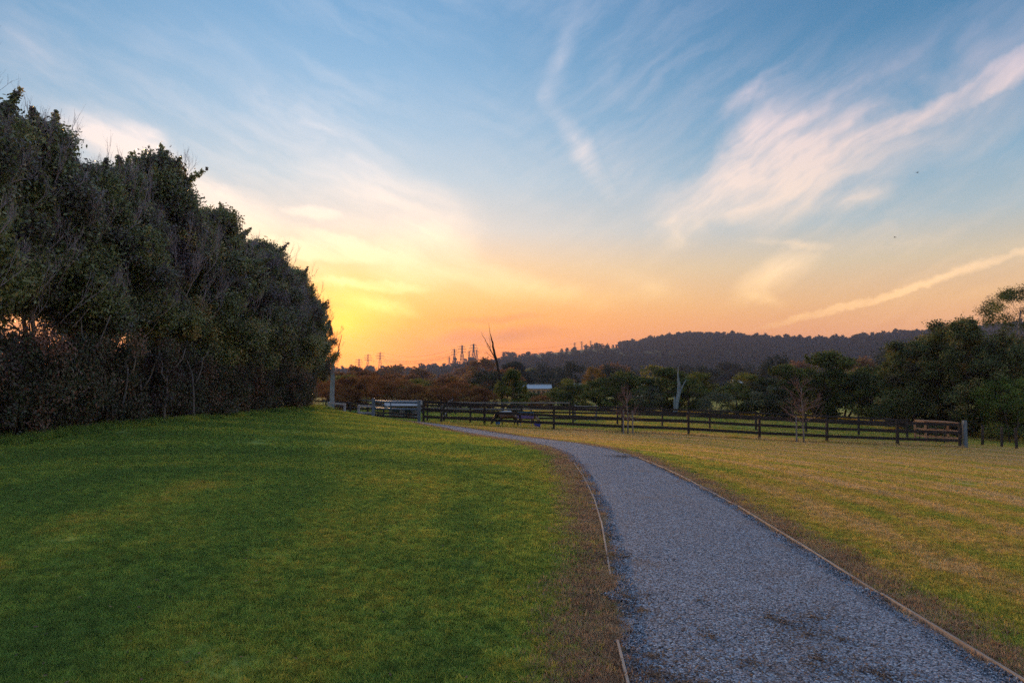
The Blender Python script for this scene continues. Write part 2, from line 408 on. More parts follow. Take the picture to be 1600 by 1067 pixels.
# lawn colour shared by the sheet and by the blades standing on it
def lawn_color(t, tone=None):
    p = wpos(t)
    s = t.node('ShaderNodeSeparateXYZ'); t.l.new(p, s.inputs[0])
    x, y = s.outputs[0], s.outputs[1]
    n1 = t.noise(p, .32, 3.0, .6); n2 = t.noise(p, 1.7, 3.0, .6); n3 = t.noise(p, 7.0, 2.0, .6)
    # mowing runs follow the outside of the drive's bend
    c = t.node('ShaderNodeCombineXYZ'); t.put(c.inputs[0], t.math('ADD', x, 5.0)); t.put(c.inputs[1], t.math('MAXIMUM', t.math('SUBTRACT', y, 11.0), 0.0))
    dist = t.math('ADD', t.vmath('LENGTH', c.outputs[0], out=1), t.math('MULTIPLY', n2, .35))
    stripe = t.math('SINE', t.math('MULTIPLY', dist, 5.2))
    stripe2 = t.math('SINE', t.math('ADD', t.math('MULTIPLY', dist, 2.05), 1.0))
    right = t.maprange(t.math('SUBTRACT', x, t.math('MULTIPLY', t.math('MAXIMUM', t.math('SUBTRACT', y, 17.0), 0.0), -.42)), 3.2, 5.2)
    pad = t.maprange(y, 36.5, 39.0)
    dry = t.math('ADD', t.math('MULTIPLY', right, .44), t.maprange(n1, .35, .7, -.08, .22))
    dry = t.math('ADD', dry, t.maprange(n2, .35, .75, -.08, .20))
    dry = t.math('ADD', dry, t.math('ADD', t.maprange(x, -9.0, .6, -.04, .22), t.math('MULTIPLY', t.maprange(y, 18.0, 34.0), .16)))
    dry = t.math('ADD', dry, t.math('MULTIPLY', stripe, t.maprange(right, 0, 1, .05, .15)))
    dry = t.math('ADD', dry, t.math('MULTIPLY', stripe2, t.maprange(right, 0, 1, .12, .13)))
    dry = t.math('SUBTRACT', dry, t.math('MULTIPLY', pad, .38))
    if tone is not None: dry = t.math('ADD', dry, t.maprange(tone, 0, 1, -.22, .24))
    dry = t.math('ADD', dry, t.maprange(n3, .3, .7, -.15, .15), clamp=True)
    clump = t.maprange(t.noise(p, 8.0, 3.0, .7), .32, .68, .70, 1.42)
    return t.vmath('SCALE', t.ramp(dry, [(0, (.22,.33,.075,1)), (.22, (.34,.45,.085,1)), (.42, (.50,.50,.09,1)), (.62, (.66,.52,.10,1)), (.82, (.76,.52,.18,1)), (1, (.78,.56,.28,1))]), clump)
m, t = mat_new('ground_turf')
col = lawn_color(t)
p = wpos(t)
far = t.maprange(t.vmath('LENGTH', p, out=1), 90, 260)
nf = t.noise(p, .012, 3.0, .6); nf2 = t.noise(p, .25, 4.0, .7)
fcol = t.ramp(nf, [(.35, (.040,.050,.020,1)), (.5, (.075,.080,.028,1)), (.62, (.13,.115,.038,1))])
near_soil = t.mix(.34, col, (.085,.070,.032,1))
vg = t.math('MULTIPLY', attr(t, 'verge'), t.maprange(t.noise(p, 5.0, 3.0, .6), .2, .7, .55, 1.1), clamp=True)
near_soil = t.mix(vg, near_soil, t.mix(t.noise(p, 30.0, 3.0, .7), (.24,.14,.09,1), (.56,.35,.23,1)))
col = t.mix(far, near_soil, fcol)
M['ground'] = finish(m, t, col, .95, .1, bump=t.noise(p, 14.0, 4.0, .7), bump_d=.03)
GROUND_V, GROUND_F = V, Fq

# ------------------------------------------------------------------ driveway
def resample(E, n):
    E = np.array(E)[:, :2]
    d = np.r_[0, np.cumsum(np.hypot(*np.diff(E, axis=0).T))]
    s_ = np.linspace(0, d[-1], n)
    o = np.c_[np.interp(s_, d, E[:,0]), np.interp(s_, d, E[:,1])]
    for _ in range(6): o[1:-1] = .25*o[:-2] + .5*o[1:-1] + .25*o[2:]
    return o
NS, NC = 170, 11
Lp, Rp = resample(LEFT_EDGE, NS), resample(RIGHT_EDGE, NS)
q = np.linspace(0, 1, NC)
dx = Lp[:,None,:]*(1-q)[None,:,None] + Rp[:,None,:]*q[None,:,None]
lift = .030 * np.clip(np.minimum(q, 1-q) / .08, 0, 1)**.6 + .002
dzv = H(dx[:,:,0].ravel(), dx[:,:,1].ravel()).reshape(NS, NC) + lift[None,:] + .004
DV = np.c_[dx[:,:,0].ravel(), dx[:,:,1].ravel(), dzv.ravel()]
i, j = np.meshgrid(np.arange(NS-1), np.arange(NC-1), indexing='ij'); i = i.ravel(); j = j.ravel()
DF = np.c_[i*NC+j, i*NC+j+1, (i+1)*NC+j+1, (i+1)*NC+j]
def gravel_col(t, f):
    return t.ramp(f, [(0, (.022,.024,.032,1)), (.25, (.087,.102,.128,1)), (.5, (.221,.261,.324,1)), (.7, (.349,.415,.508,1)), (.82, (.242,.168,.168,1)), (.93, (.434,.501,.589,1)), (1, (.546,.657,.741,1))])
m, t = mat_new('gravel_bed')
p = wpos(t)
vo = t.node('ShaderNodeTexVoronoi'); t.l.new(p, vo.inputs['Vector']); vo.inputs['Scale'].default_value = 80
sc = t.node('ShaderNodeSeparateColor'); t.l.new(vo.outputs['Color'], sc.inputs[0])
c = gravel_col(t, sc.outputs[0])
c = t.mix(t.maprange(t.noise(p, .8, 4.0, .65), .54, .74, 0, .6), c, (.20,.13,.09,1))
M['gravel_bed'] = finish(m, t, c, .9, .2, bump=vo.outputs['Distance'], bump_d=-.012, strength=.9)
tag(link('driveway', mesh('driveway', DV, DF, M['gravel_bed'], smooth=True)), kind='structure')

def edge_dist(x, y):
    """distance to the drive: negative inside"""
    x = np.asarray(x); y = np.asarray(y)
    def seg(E):
        d = np.full(x.shape, 1e9); sgn = np.zeros(x.shape)
        for k in range(len(E)-1):
            a, b = E[k], E[k+1]; ab = b-a
            tt = np.clip(((x-a[0])*ab[0]+(y-a[1])*ab[1])/(ab@ab), 0, 1)
            ex, ey = x-a[0]-tt*ab[0], y-a[1]-tt*ab[1]; dd = np.hypot(ex, ey)
            s_ = np.sign(ab[0]*(y-a[1])-ab[1]*(x-a[0]))
            up = dd < d; d = np.where(up, dd, d); sgn = np.where(up, s_, sgn)
        return d, sgn
    dl, sl = seg(Lp[::2]); dr, sr = seg(Rp[::2])
    inside = (sl < 0) & (sr > 0)
    d = np.minimum(dl, dr)
    return np.where(inside, -d, d), dl, dr, inside

d_, dl_, dr_, in_ = edge_dist(GROUND_V[:,0], GROUND_V[:,1])
wv_ = .5 + .5*np.sin(GROUND_V[:,1]*1.7)
vw = np.where(dl_ < dr_, .24 + .22*wv_*np.clip(1.3 - GROUND_V[:,1]/22, .1, 1), .32 + .14*wv_)
verge = np.where(in_, 1, 1 - sm((d_/vw - .55)/.6))
tag(link('ground', mesh('ground', GROUND_V, GROUND_F, M['ground'], smooth=True, attrs={'verge': verge})), kind='structure')
# ------------------------------------------------------------------ scatter by geometry nodes
def scatter(name, pts, rots, scales, idx, protos, parent=None):
    me = bpy.data.meshes.new(name); me.vertices.add(len(pts)); me.vertices.foreach_set('co', np.asarray(pts, np.float32).ravel())
    a = me.attributes.new('rot', 'FLOAT_VECTOR', 'POINT'); a.data.foreach_set('vector', np.asarray(rots, np.float32).ravel())
    a = me.attributes.new('scl', 'FLOAT_VECTOR', 'POINT'); a.data.foreach_set('vector', np.asarray(scales, np.float32).ravel())
    a = me.attributes.new('pick', 'INT', 'POINT'); a.data.foreach_set('value', np.asarray(idx, np.int32))
    me.update()
    o = link(name, me, parent)
    pc = bpy.data.collections.new(name + '_kinds')
    for k, pm in enumerate(protos):
        pc.objects.link(bpy.data.objects.new('%s_%02d' % (name, k), pm))
    ng = bpy.data.node_groups.new(name, 'GeometryNodeTree')
    ng.interface.new_socket('Geometry', in_out='INPUT', socket_type='NodeSocketGeometry')
    ng.interface.new_socket('Geometry', in_out='OUTPUT', socket_type='NodeSocketGeometry')
    gi = ng.nodes.new('NodeGroupInput'); go = ng.nodes.new('NodeGroupOutput')
    ip = ng.nodes.new('GeometryNodeInstanceOnPoints'); ci = ng.nodes.new('GeometryNodeCollectionInfo')
    ci.inputs['Collection'].default_value = pc; ci.inputs['Separate Children'].default_value = True; ci.inputs['Reset Children'].default_value = True
    def na(n, dt):
        q_ = ng.nodes.new('GeometryNodeInputNamedAttribute'); q_.data_type = dt; q_.inputs['Name'].default_value = n; return q_.outputs['Attribute']
    L_ = ng.links
    L_.new(gi.outputs[0], ip.inputs['Points']); L_.new(ci.outputs[0], ip.inputs['Instance'])
    ip.inputs['Pick Instance'].default_value = True
    L_.new(na('pick', 'INT'), ip.inputs['Instance Index']); L_.new(na('rot', 'FLOAT_VECTOR'), ip.inputs['Rotation']); L_.new(na('scl', 'FLOAT_VECTOR'), ip.inputs['Scale'])
    L_.new(ip.outputs[0], go.inputs[0])
    md = o.modifiers.new('scatter', 'NODES'); md.node_group = ng
    return o
def slope_rot(x, y, yaw):
    e = .15
    sx = (H(x+e, y)-H(x-e, y))/(2*e); sy = (H(x, y+e)-H(x, y-e))/(2*e)
    out = np.zeros((len(x), 3))
    for k in range(len(x)):
        nrm = Vector((-sx[k], -sy[k], 1)).normalized()
        qn = Vector((0,0,1)).rotation_difference(nrm)
        out[k] = (qn @ Euler((0,0,yaw[k])).to_quaternion()).to_euler()
    return out

# gravel stones lying on the drive
m, t = mat_new('gravel_stone')
c = gravel_col(t, attr(t, 'tone'))
p = wpos(t)
c = t.mix(t.maprange(t.noise(p, .8, 4.0, .65), .54, .74, 0, .45), c, (.24,.15,.10,1))
M['stone'] = finish(m, t, c, .75, .35)
oct_v = np.array([(1,0,0),(-1,0,0),(0,1,0),(0,-1,0),(0,0,1),(0,0,-1)], float)
oct_f = np.array([(0,2,4),(2,1,4),(1,3,4),(3,0,4),(2,0,5),(1,2,5),(3,1,5),(0,3,5)])
def stone_patch(n, half, seed):
    g = np.random.default_rng(seed)
    s_ = np.exp(g.normal(np.log(.0062), .32, n)).clip(.003, .013)
    pos = np.c_[g.uniform(-half, half, (n, 2)), g.uniform(0, .006, n)]
    base_ = oct_v[None] * (1 + g.normal(0, .22, (n, 6, 1))) + g.normal(0, .16, (n, 6, 3))
    base_ = base_ * np.stack([g.uniform(.8,1.5,n), g.uniform(.7,1.1,n), g.uniform(.45,.9,n)], 1)[:,None,:]
    yaw = g.uniform(0, 6.28, n); cy, sy = np.cos(yaw), np.sin(yaw)
    tl = g.normal(0, .35, n); ct, st = np.cos(tl), np.sin(tl)
    x, y, z = base_[:,:,0], base_[:,:,1], base_[:,:,2]
    y, z = y*ct[:,None]-z*st[:,None], y*st[:,None]+z*ct[:,None]
    x, y = x*cy[:,None]-y*sy[:,None], x*sy[:,None]+y*cy[:,None]
    VV = np.stack([x, y, z], 2) * s_[:,None,None] + pos[:,None,:]
    FF = (oct_f[None] + 6*np.arange(n)[:,None,None]).reshape(-1, 3)
    return mesh('stone_patch', VV.reshape(-1, 3), FF, M['stone'], attrs={'tone': np.repeat(g.uniform(0, 1, n), 6)})
sp_ = [stone_patch(1050, .21, 40+k) for k in range(6)]
N = 1900
u = rng.uniform(0.08, .92, N); v_ = rng.uniform(0, 1, N)**1.25
k = 30 + v_ * (NS - 34); k0 = k.astype(int); fr_ = k - k0
cl = Lp[k0]*(1-fr_)[:,None] + Lp[k0+1]*fr_[:,None]; cr = Rp[k0]*(1-fr_)[:,None] + Rp[k0+1]*fr_[:,None]
pts = cl*(1-u)[:,None] + cr*u[:,None]
keep = pts[:,1] > 2.5; pts = pts[keep]; N = len(pts)
pz = H(pts[:,0], pts[:,1]) + .0225
go_ = scatter('gravel', np.c_[pts, pz], slope_rot(pts[:,0], pts[:,1], rng.uniform(0, 6.28, N)), np.ones((N,3)) * rng.uniform(.85, 1.2, (N,1)), rng.integers(0, 6, N), sp_)
tag(go_, 'loose blue-grey crushed stone spread over the curving driveway', 'gravel', kind='stuff')

# ------------------------------------------------------------------ grass
m, t = mat_new('grass_blade')
c = lawn_color(t, attr(t, 'tone'))
M['blade'] = finish(m, t, c, .55, .25, trans=.38)
m, t = mat_new('dry_blade')
c = t.ramp(t.math('ADD', t.math('MULTIPLY', attr(t, 'tone'), .7), t.maprange(t.noise(wpos(t), 2.2, 3.0), .3, .7, 0, .35), clamp=True),
           [(0, (.19,.12,.085,1)), (.3, (.42,.26,.17,1)), (.55, (.60,.40,.25,1)), (.78, (.70,.52,.32,1)), (1, (.32,.38,.11,1))])
M['dry'] = finish(m, t, c, .7, .2, trans=.25)
def blade_patch(n, half, hlo, hhi, wd, lean, seed, mat):
    g = np.random.default_rng(seed)
    # blades gather in small tussocks
    nt = max(6, n // 22)
    tus = g.uniform(-half, half, (nt, 2)); pick = g.integers(0, nt, n)
    loose = g.random(n) < .45
    xy = np.where(loose[:,None], g.uniform(-half, half, (n, 2)), tus[pick] + g.normal(0, .018, (n, 2)))
    th = g.uniform(.7, 1.25, nt)[pick]; tt = g.random(nt)[pick]
    ln = g.uniform(hlo, hhi, n) * np.where(loose, .85, th)
    a = g.uniform(0, 6.28, n); le = np.abs(g.normal(0, lean, n)).clip(0, 1.35)
    d = np.c_[np.cos(a)*np.sin(le), np.sin(a)*np.sin(le), np.cos(le)]
    sd_ = np.c_[-np.sin(a), np.cos(a), np.zeros(n)]
    tw = g.uniform(0, 6.28, n); sd_ = np.c_[np.cos(tw), np.sin(tw), np.zeros(n)]
    b = np.c_[xy, np.full(n, -.006)]
    wv_ = (wd * g.uniform(.6, 1.3, n))[:,None]
    mid = b + d * (ln*.55)[:,None]
    tip = b + d * ln[:,None] + np.c_[np.cos(a), np.sin(a), -.6*np.ones(n)] * (ln * .28 * np.sin(le+.25))[:,None]
    VV = np.stack([b - sd_*wv_*.5, b + sd_*wv_*.5, mid + sd_*wv_*.42, tip, mid - sd_*wv_*.42], 1).reshape(-1, 3)
    FF = np.arange(n*5).reshape(n, 5)
    tone = np.where(loose, g.random(n), .35*g.random(n) + .65*tt)
    return mesh('blade_patch', VV, FF, mat, attrs={'tone': np.repeat(tone, 5)})
gp_near = [blade_patch(1150, .24, .020, .052, .0040, .85, 60+k, M['blade']) for k in range(6)]
gp_far = [blade_patch(700, .34, .026, .060, .0080, .85, 80+k, M['blade']) for k in range(4)]
dp = [blade_patch(420, .20, .02, .06, .0038, .95, 90+k, M['dry']) for k in range(4)]
def fan(n, r0, r1, a0, a1):
    r_ = np.sqrt(rng.uniform(r0*r0, r1*r1, n)); a = R(a0) + rng.random(n) * R(a1 - a0)
    return r_*np.sin(a), r_*np.cos(a)
def lawn_layer(name, label, n, r0, r1, protos, a0=-44, a1=44, smin=.85, smax=1.2, lawn=True):
    x, y = fan(n, r0, r1, a0, a1)
    d, dl, dr, ins = edge_dist(x, y)
    wob = .5 + .5*np.sin(y*1.7 + np.sin(y*.6)*2) * .8
    verge = np.where(dl < dr, .20 + .26*wob*np.clip(1.3 - y/22, .1, 1), .28 + .12*wob)
    keep = (~ins) & (d > verge * rng.uniform(.55, 1.45, n))
    keep &= ~((x < np.interp(y, [0, 14, 38, 50], [-11.2, -11.4, -10.4, -10.4])) & (y < 41))
    x, y = x[keep], y[keep]; n = len(x)
    o = scatter(name, np.c_[x, y, H(x, y)], slope_rot(x, y, rng.uniform(0, 6.28, n)), np.c_[np.ones((n,2)), rng.uniform(.7, 1.25, n)] * rng.uniform(smin, smax, (n,1)), rng.integers(0, len(protos), n), protos)
    return tag(o, label, 'grass', kind='stuff')
lawn_layer('lawn_grass', 'short mown lawn grass with dry straw-coloured patches beside the driveway', 9000, 2.6, 17, gp_near)
lawn_layer('lawn_grass', 'short mown lawn grass stretching back to the rail fence', 11000, 15, 44, gp_far, smin=.9, smax=1.35)
lawn_layer('paddock_grass', 'rough green paddock grass behind the rail fence', 3600, 42, 72, gp_far, -20, 44, 1.6, 2.4)
# dry litter verge
N = 5200
k = rng.uniform(25, NS-12, N); k0 = k.astype(int)
leftside = rng.random(N) < .6
E = np.where(leftside[:,None], Lp[k0], Rp[k0]); O = np.where(leftside[:,None], Rp[k0], Lp[k0])
nrm = E - O; nrm /= np.linalg.norm(nrm, axis=1)[:,None]
off = np.where(leftside, np.abs(rng.normal(.0, .21, N)) + .08, np.abs(rng.normal(.0, .15, N)) + .12)
pts = E + nrm*off[:,None] + rng.normal(0, .06, (N,2))
keep = pts[:,1] > 2.2; pts = pts[keep]; N = len(pts)
o = scatter('verge_grass', np.c_[pts, H(pts[:,0], pts[:,1]) + .002], slope_rot(pts[:,0], pts[:,1], rng.uniform(0, 6.28, N)), np.c_[np.ones((N,2)), rng.uniform(.6, 1.35, N)] * rng.uniform(.8, 1.2, (N,1)), rng.integers(0, 4, N), dp)
tag(o, 'withered brown grass and thatch along both edges of the driveway', 'dry grass', kind='stuff')
# litter on the gravel
m, t = mat_new('leaf_litter')
c = t.ramp(attr(t, 'tone'), [(0, (.07,.045,.035,1)), (.5, (.17,.10,.065,1)), (1, (.34,.20,.11,1))])
M['litter'] = finish(m, t, c, .8, .2)
def litter_patch(n, half, seed):
    g = np.random.default_rng(seed)
    r_ = np.abs(g.normal(0, half*.55, n)); a = g.uniform(0, 6.28, n)
    c_ = np.c_[r_*np.cos(a), r_*np.sin(a), g.uniform(.010, .022, n)]
    yaw = g.uniform(0, 6.28, n); L_ = g.uniform(.006, .022, n); wd = g.uniform(.002, .006, n)
    u_ = np.c_[np.cos(yaw), np.sin(yaw), g.normal(0, .25, n)]*L_[:,None]; v2 = np.c_[-np.sin(yaw), np.cos(yaw), g.normal(0, .3, n)]*wd[:,None]
    VV = np.stack([c_-u_, c_+v2, c_+u_, c_-v2], 1).reshape(-1, 3)
    return mesh('litter_patch', VV, np.arange(n*4).reshape(n, 4), M['litter'], attrs={'tone': np.repeat(g.random(n), 4)})
lp = [litter_patch(230, .32, 120+k) for k in range(4)]
lx, ly = [], []
for (cx_, cy_, s_, n_) in [(2.15,4.9,.30,7),(1.1,4.7,.25,5),(2.3,5.4,.4,4),(1.05,5.9,.22,5),(2.9,16.6,.25,3),(1.2,7.0,.2,2),(1.9,4.4,.4,4),(.9,4.3,.2,4)]:
    lx += list(rng.normal(cx_, s_, n_)); ly += list(rng.normal(cy_, s_, n_))
lx, ly = np.array(lx), np.array(ly); N = len(lx)
o = scatter('leaf_litter', np.c_[lx, ly, H(lx, ly)+.022], slope_rot(lx, ly, rng.uniform(0,6.28,N)), np.ones((N,3))*rng.uniform(.7,1.3,(N,1)), rng.integers(0,4,N), lp)
tag(o, 'brown leaf and bark litter lying on the gravel', 'leaf litter', kind='stuff')

tuft = [blade_patch(170, .16, .08, .24, .006, .45, 130+k, M['blade']) for k in range(3)]
ty = rng.uniform(13.5, 38.5, 420); tx = np.interp(ty, [13, 38.5], [-10.95, -10.25]) + rng.normal(0, .22, 420)
fx = np.linspace(-4.8, 23, 380) + rng.normal(0, .03, 380); fy = np.interp(fx, [-4.8, 0, 10, 23], [38.0, 36.8, 35.9, 35.0]) + rng.normal(0, .16, 380)
tx = np.r_[tx, fx]; ty = np.r_[ty, fy]; N = len(tx)
o = scatter('long_grass', np.c_[tx, ty, H(tx, ty)], np.c_[np.zeros((N,2)), rng.uniform(0,6.28,N)], np.ones((N,3))*rng.uniform(.5,1.1,(N,1)), rng.integers(0,3,N), tuft)
tag(o, 'longer unmown grass at the foot of the hedge and under the rail fence', 'grass', kind='stuff')
fl_ = [litter_patch(5, .8, 140+k) for k in range(4)]
N = 420; tx, ty = fan(N, 4, 34, -42, 0)
keep = (edge_dist(tx, ty)[0] > .2) & (tx > -11.3); tx, ty = tx[keep], ty[keep]; N = len(tx)
o = scatter('fallen_leaves', np.c_[tx, ty, H(tx, ty)+.02], np.c_[np.zeros((N,2)), rng.uniform(0,6.28,N)], np.c_[np.full((N,2), 1.5), np.ones(N)], rng.integers(0,4,N), fl_)
tag(o, 'scattered fallen leaves lying on the lawn', 'fallen leaves', kind='stuff')
# timber edging boards
def bevel_box_mesh(name, mat):
    mb = MB(); b = .5
    # unit box with chamfered long edges (x is the long axis)
    prof = [(-.5,-.42),(-.42,-.5),(.42,-.5),(.5,-.42),(.5,.42),(.42,.5),(-.42,.5),(-.5,.42)]
    V_ = [(-.5, *p_) for p_ in prof] + [(.5, *p_) for p_ in prof]
    F_ = [[k_, (k_+1) % 8, 8+(k_+1) % 8, 8+k_][::-1] for k_ in range(8)] + [list(range(8))[::-1][::-1], list(range(8, 16))[::-1]]
    return mesh(name, V_, F_, mat)
_bars = {}
def bar(name, a, b, wy, wz, mat, parent):
    """a squared timber from a to b: wy thick sideways, wz high"""
    key = mat.name
    if key not in _bars: _bars[key] = bevel_box_mesh('timber_' + key, mat)
    a = Vector(a); b = Vector(b); d = b - a
    o = link(name, _bars[key], parent)
    xa = d.normalized(); za = Vector((0,0,1)) if abs(xa.z) < .95 else Vector((0,1,0))
    ya = za.cross(xa).normalized(); za = xa.cross(ya)
    m_ = Matrix((xa*d.length, ya*wy, za*wz)).transposed().to_4x4(); m_.translation = (a+b)/2
    o.matrix_local = m_
    return o
def edging(E, out, name_label, skip):
    root = empty('driveway_edging', (0,0,0)); tag(root, name_label, 'edging')
    k = 28
    while k < NS - 40:
        st = random.choice([5, 6, 7]) if E[k][1] < 18 else 4
        a, b = E[k], E[k+st]
        if not skip((a[1]+b[1])/2):
            jit = random.uniform(-.008, .008)
            pa = Vector((a[0]+out*.012+jit, a[1]+.01, hz(*a) + random.uniform(-.010, .014))); pb = Vector((b[0]+out*.012+random.uniform(-.006,.006), b[1]-.01, hz(*b) + random.uniform(-.010, .014)))
            bar('board', pa, pb, .019, .075, M['edging'], root)
        k += st
    return root
edging(Rp, 1, 'thin bleached timber edging boards running along the outer side of the driveway', lambda y: y > 23)
edging(Lp, -1, 'broken line of half-buried timber edging on the lawn side of the driveway', lambda y: y > 15.5 or 4.9 < y < 6.3 or 8.0 < y < 8.8)

# ------------------------------------------------------------------ trees
def leaves(cen, size, g, aspect=.5, up=.35, outward=None):
    n = len(cen)
    nr = g.normal(0, 1, (n, 3)); nr[:,2] += up
    if outward is not None: nr += outward * .8
    nr /= np.linalg.norm(nr, axis=1)[:,None]
    a = g.normal(0, 1, (n, 3)); a -= nr * (a*nr).sum(1)[:,None]; a /= np.linalg.norm(a, axis=1)[:,None]
    b = np.cross(nr, a)
    s_ = (size * g.uniform(.6, 1.3, n))[:,None]
    tipd = a*s_*.5; wd = b*s_*aspect*.5
    VV = np.stack([cen - tipd, cen + wd - tipd*.1 + nr*s_*.06, cen + tipd, cen - wd - tipd*.1 + nr*s_*.06], 1)
    return VV.reshape(-1, 3)
def clumps_to_crown(name, cl, rads, per, size, mat, seed, aspect=.5, flat=1.0, tone_sd=.2, center=None):
    g = np.random.default_rng(seed)
    n = len(cl)
    cnt = np.maximum(6, (per * (rads / rads.mean())**2).astype(int))
    ids = np.repeat(np.arange(n), cnt); T = len(ids)
    d = g.normal(0, 1, (T, 3)); d /= np.linalg.norm(d, axis=1)[:,None]
    r_ = rads[ids] * g.uniform(0, 1, T)**.45 * (1 + .25*g.normal(0, 1, T)).clip(.4, 1.7)
    off_ = d * r_[:,None]; off_[:,2] *= flat
    pos = cl[ids] + off_
    ct = g.normal(.45, tone_sd, n)
    tone = (ct[ids] + g.normal(0, .17, T)).clip(0, 1)
    VV = leaves(pos, size, g, aspect, outward=d*.7)
    return mesh(name, VV, np.arange(T*4).reshape(T, 4), mat, attrs={'tone': np.repeat(tone, 4)})
def limb(mb, a, b, r0, r1, g, n=6, seg=4, wob=.08, drop=0.0):
    a = np.array(a, float); b = np.array(b, float); L_ = np.linalg.norm(b-a)
    pts_ = []
    for k_ in range(seg+1):
        f = k_/seg; p_ = a + (b-a)*f
        if 0 < k_ < seg: p_ = p_ + g.normal(0, wob*L_/seg, 3)
        p_[2] += drop * L_ * math.sin(f*math.pi)
        pts_.append(p_)
    mb.tube(pts_, [r0 + (r1-r0)*(k_/seg) for k_ in range(seg+1)], n)
    return pts_
def spire(f):
    return (.62 + .38*min(1, f*3.2)) * (1 if f < .38 else 1 - .80*((f-.38)/.62)**1.25)
def make_tree(key, Ht, base, rx, n_cl, per, leaf, lmat, bmat, seed, cr=(.12,.2), profile='round', trunks=1, trunk_r=.03, aspect=.5, flat=.85, tone_sd=.2, sprigs=0, limbs=14, hollow=.35, ry=None):
    """a tree of height Ht, crown from base*Ht up, crown radius rx; returns (trunk mesh, crown mesh)"""
    g = np.random.default_rng(seed)
    cl = []; rads = []
    zb, zt = base*Ht, Ht
    tries = 0
    lob = g.uniform(0, 6.28, 5)
    while len(cl) < n_cl and tries < 40000:
        tries += 1
        f = g.random()
        if profile == 'round': pr = math.sin(math.pi*min(1, max(0, f*.86+.10)))**.6
        elif profile == 'cone': pr = (1-f)**.75*1.02 + .06
        elif profile == 'oval': pr = math.sin(math.pi*(f*.92+.04))**.75
        elif profile == 'wall': pr = (1 - .55*max(0, f-.45)/.55) * (.70 + .3*min(1, f*4))
        elif profile == 'spire': pr = spire(f)
        elif profile == 'open': pr = (.45+.75*f) if f < .75 else 1.0*(1-f)/.25*.9+.1
        a = g.uniform(0, 6.28)
        lr = 1 + .20*math.sin(2*a+lob[0]+f*5) + .14*math.sin(3*a+lob[1]-f*8) + .10*math.sin(5*a+lob[2]+f*13)
        q_ = hollow + (1-hollow)*math.sqrt(g.random())
        rr_ = rx*pr*lr*q_
        cl.append((rr_*math.cos(a), rr_*math.sin(a)*(ry or 1), zb + (zt-zb)*f)); rads.append(g.uniform(*cr)*rx)
    for k_ in range(sprigs):
        f = g.uniform(.45, 1.0); a = g.uniform(0, 6.28)
        pr = spire(f) if profile == 'spire' else (1-.55*max(0, f-.45)/.55) if profile == 'wall' else math.sin(math.pi*min(.97, f*.86+.10))**.6
        x0, y0, z0 = rx*pr*.95*math.cos(a), rx*pr*.95*math.sin(a), zb+(zt-zb)*f
        L3 = g.uniform(.3, .85); ex, ey = g.normal(0, .05, 2)
        for s2 in range(7):
            cl.append((x0*(1+.02*s2)+ex*s2, y0*(1+.02*s2)+ey*s2, z0 + .085*s2*rx*L3)); rads.append(rx*.12*(1-.115*s2))
    cl = np.array(cl); rads = np.array(rads)
    crown = clumps_to_crown(key+'_crown', cl, rads, per, leaf, lmat, seed+1, aspect, flat, tone_sd)
    mb = MB()
    for k_ in range(trunks):
        a = 6.28*k_/trunks + g.uniform(0, 1); o_ = .10*rx*(trunks > 1)
        b_ = (o_*math.cos(a), o_*math.sin(a), -.15)
        tp = (o_*3.4*math.cos(a)+g.normal(0,.05*rx), o_*3.4*math.sin(a)+g.normal(0,.05*rx), zb+(zt-zb)*.72)
        tp_pts = limb(mb, b_, tp, trunk_r*Ht/math.sqrt(trunks), trunk_r*Ht*.22, g, 8, 7, .10)
        sel = g.permutation(len(cl))[:limbs]
        for c_i in sel:
            c3 = cl[c_i]
            zz = max(zb*.8, c3[2] - g.uniform(.15, .4)*(zt-zb)*.8)
            f = min(.98, max(.15, (zz+.15)/(tp[2]+.15)))
            i0 = f*7; k0_ = min(6, int(i0)); pp = np.array(tp_pts[k0_])*(1-(i0-k0_)) + np.array(tp_pts[k0_+1])*(i0-k0_)
            limb(mb, pp, c3, trunk_r*Ht*.33*(1.05-f), trunk_r*Ht*.05, g, 5, 4, .12)
    return mb.mesh(key+'_trunk', bmat, True), crown
def put_tree(name, meshes, loc, sxy, sz, rz, label, group, extra=()):
    e = empty(name, loc, rz); e.scale = (sxy, sxy, sz)
    tag(e, label, 'tree', group)
    if meshes[0] is not None: link('trunk', meshes[0], e)
    link('crown', meshes[1], e)
    for n_, me in extra: link(n_, me, e)
    return e
def bare(mb, p, d, L_, r, depth, g, spread=.55, up=.12, kids=(2,4), n=4):
    """bare branching wood"""
    d = d.normalized(); pts_ = [Vector(p)]; seg = 3
    q_ = Vector(p); dd = d.copy()
    for k_ in range(seg):
        dd = (dd + Vector(g.normal(0, .12, 3)) + Vector((0,0,up*.5))).normalized(); q_ = q_ + dd*(L_/seg); pts_.append(q_.copy())
    mb.tube(pts_, [r, r*.82, r*.66, r*.45], n, cap=False)
    if depth <= 0: return
    for k_ in range(int(g.integers(kids[0], kids[1]+1))):
        f = g.uniform(.35, 1.0); i0 = min(2, int(f*3)); s_ = pts_[i0].lerp(pts_[i0+1], f*3-i0)
        ax = Vector(g.normal(0, 1, 3)); nd = (dd + ax.normalized()*spread + Vector((0,0,up))).normalized()
        bare(mb, s_, nd, L_*g.uniform(.5, .78), r*.55, depth-1, g, spread, up, kids, 3)

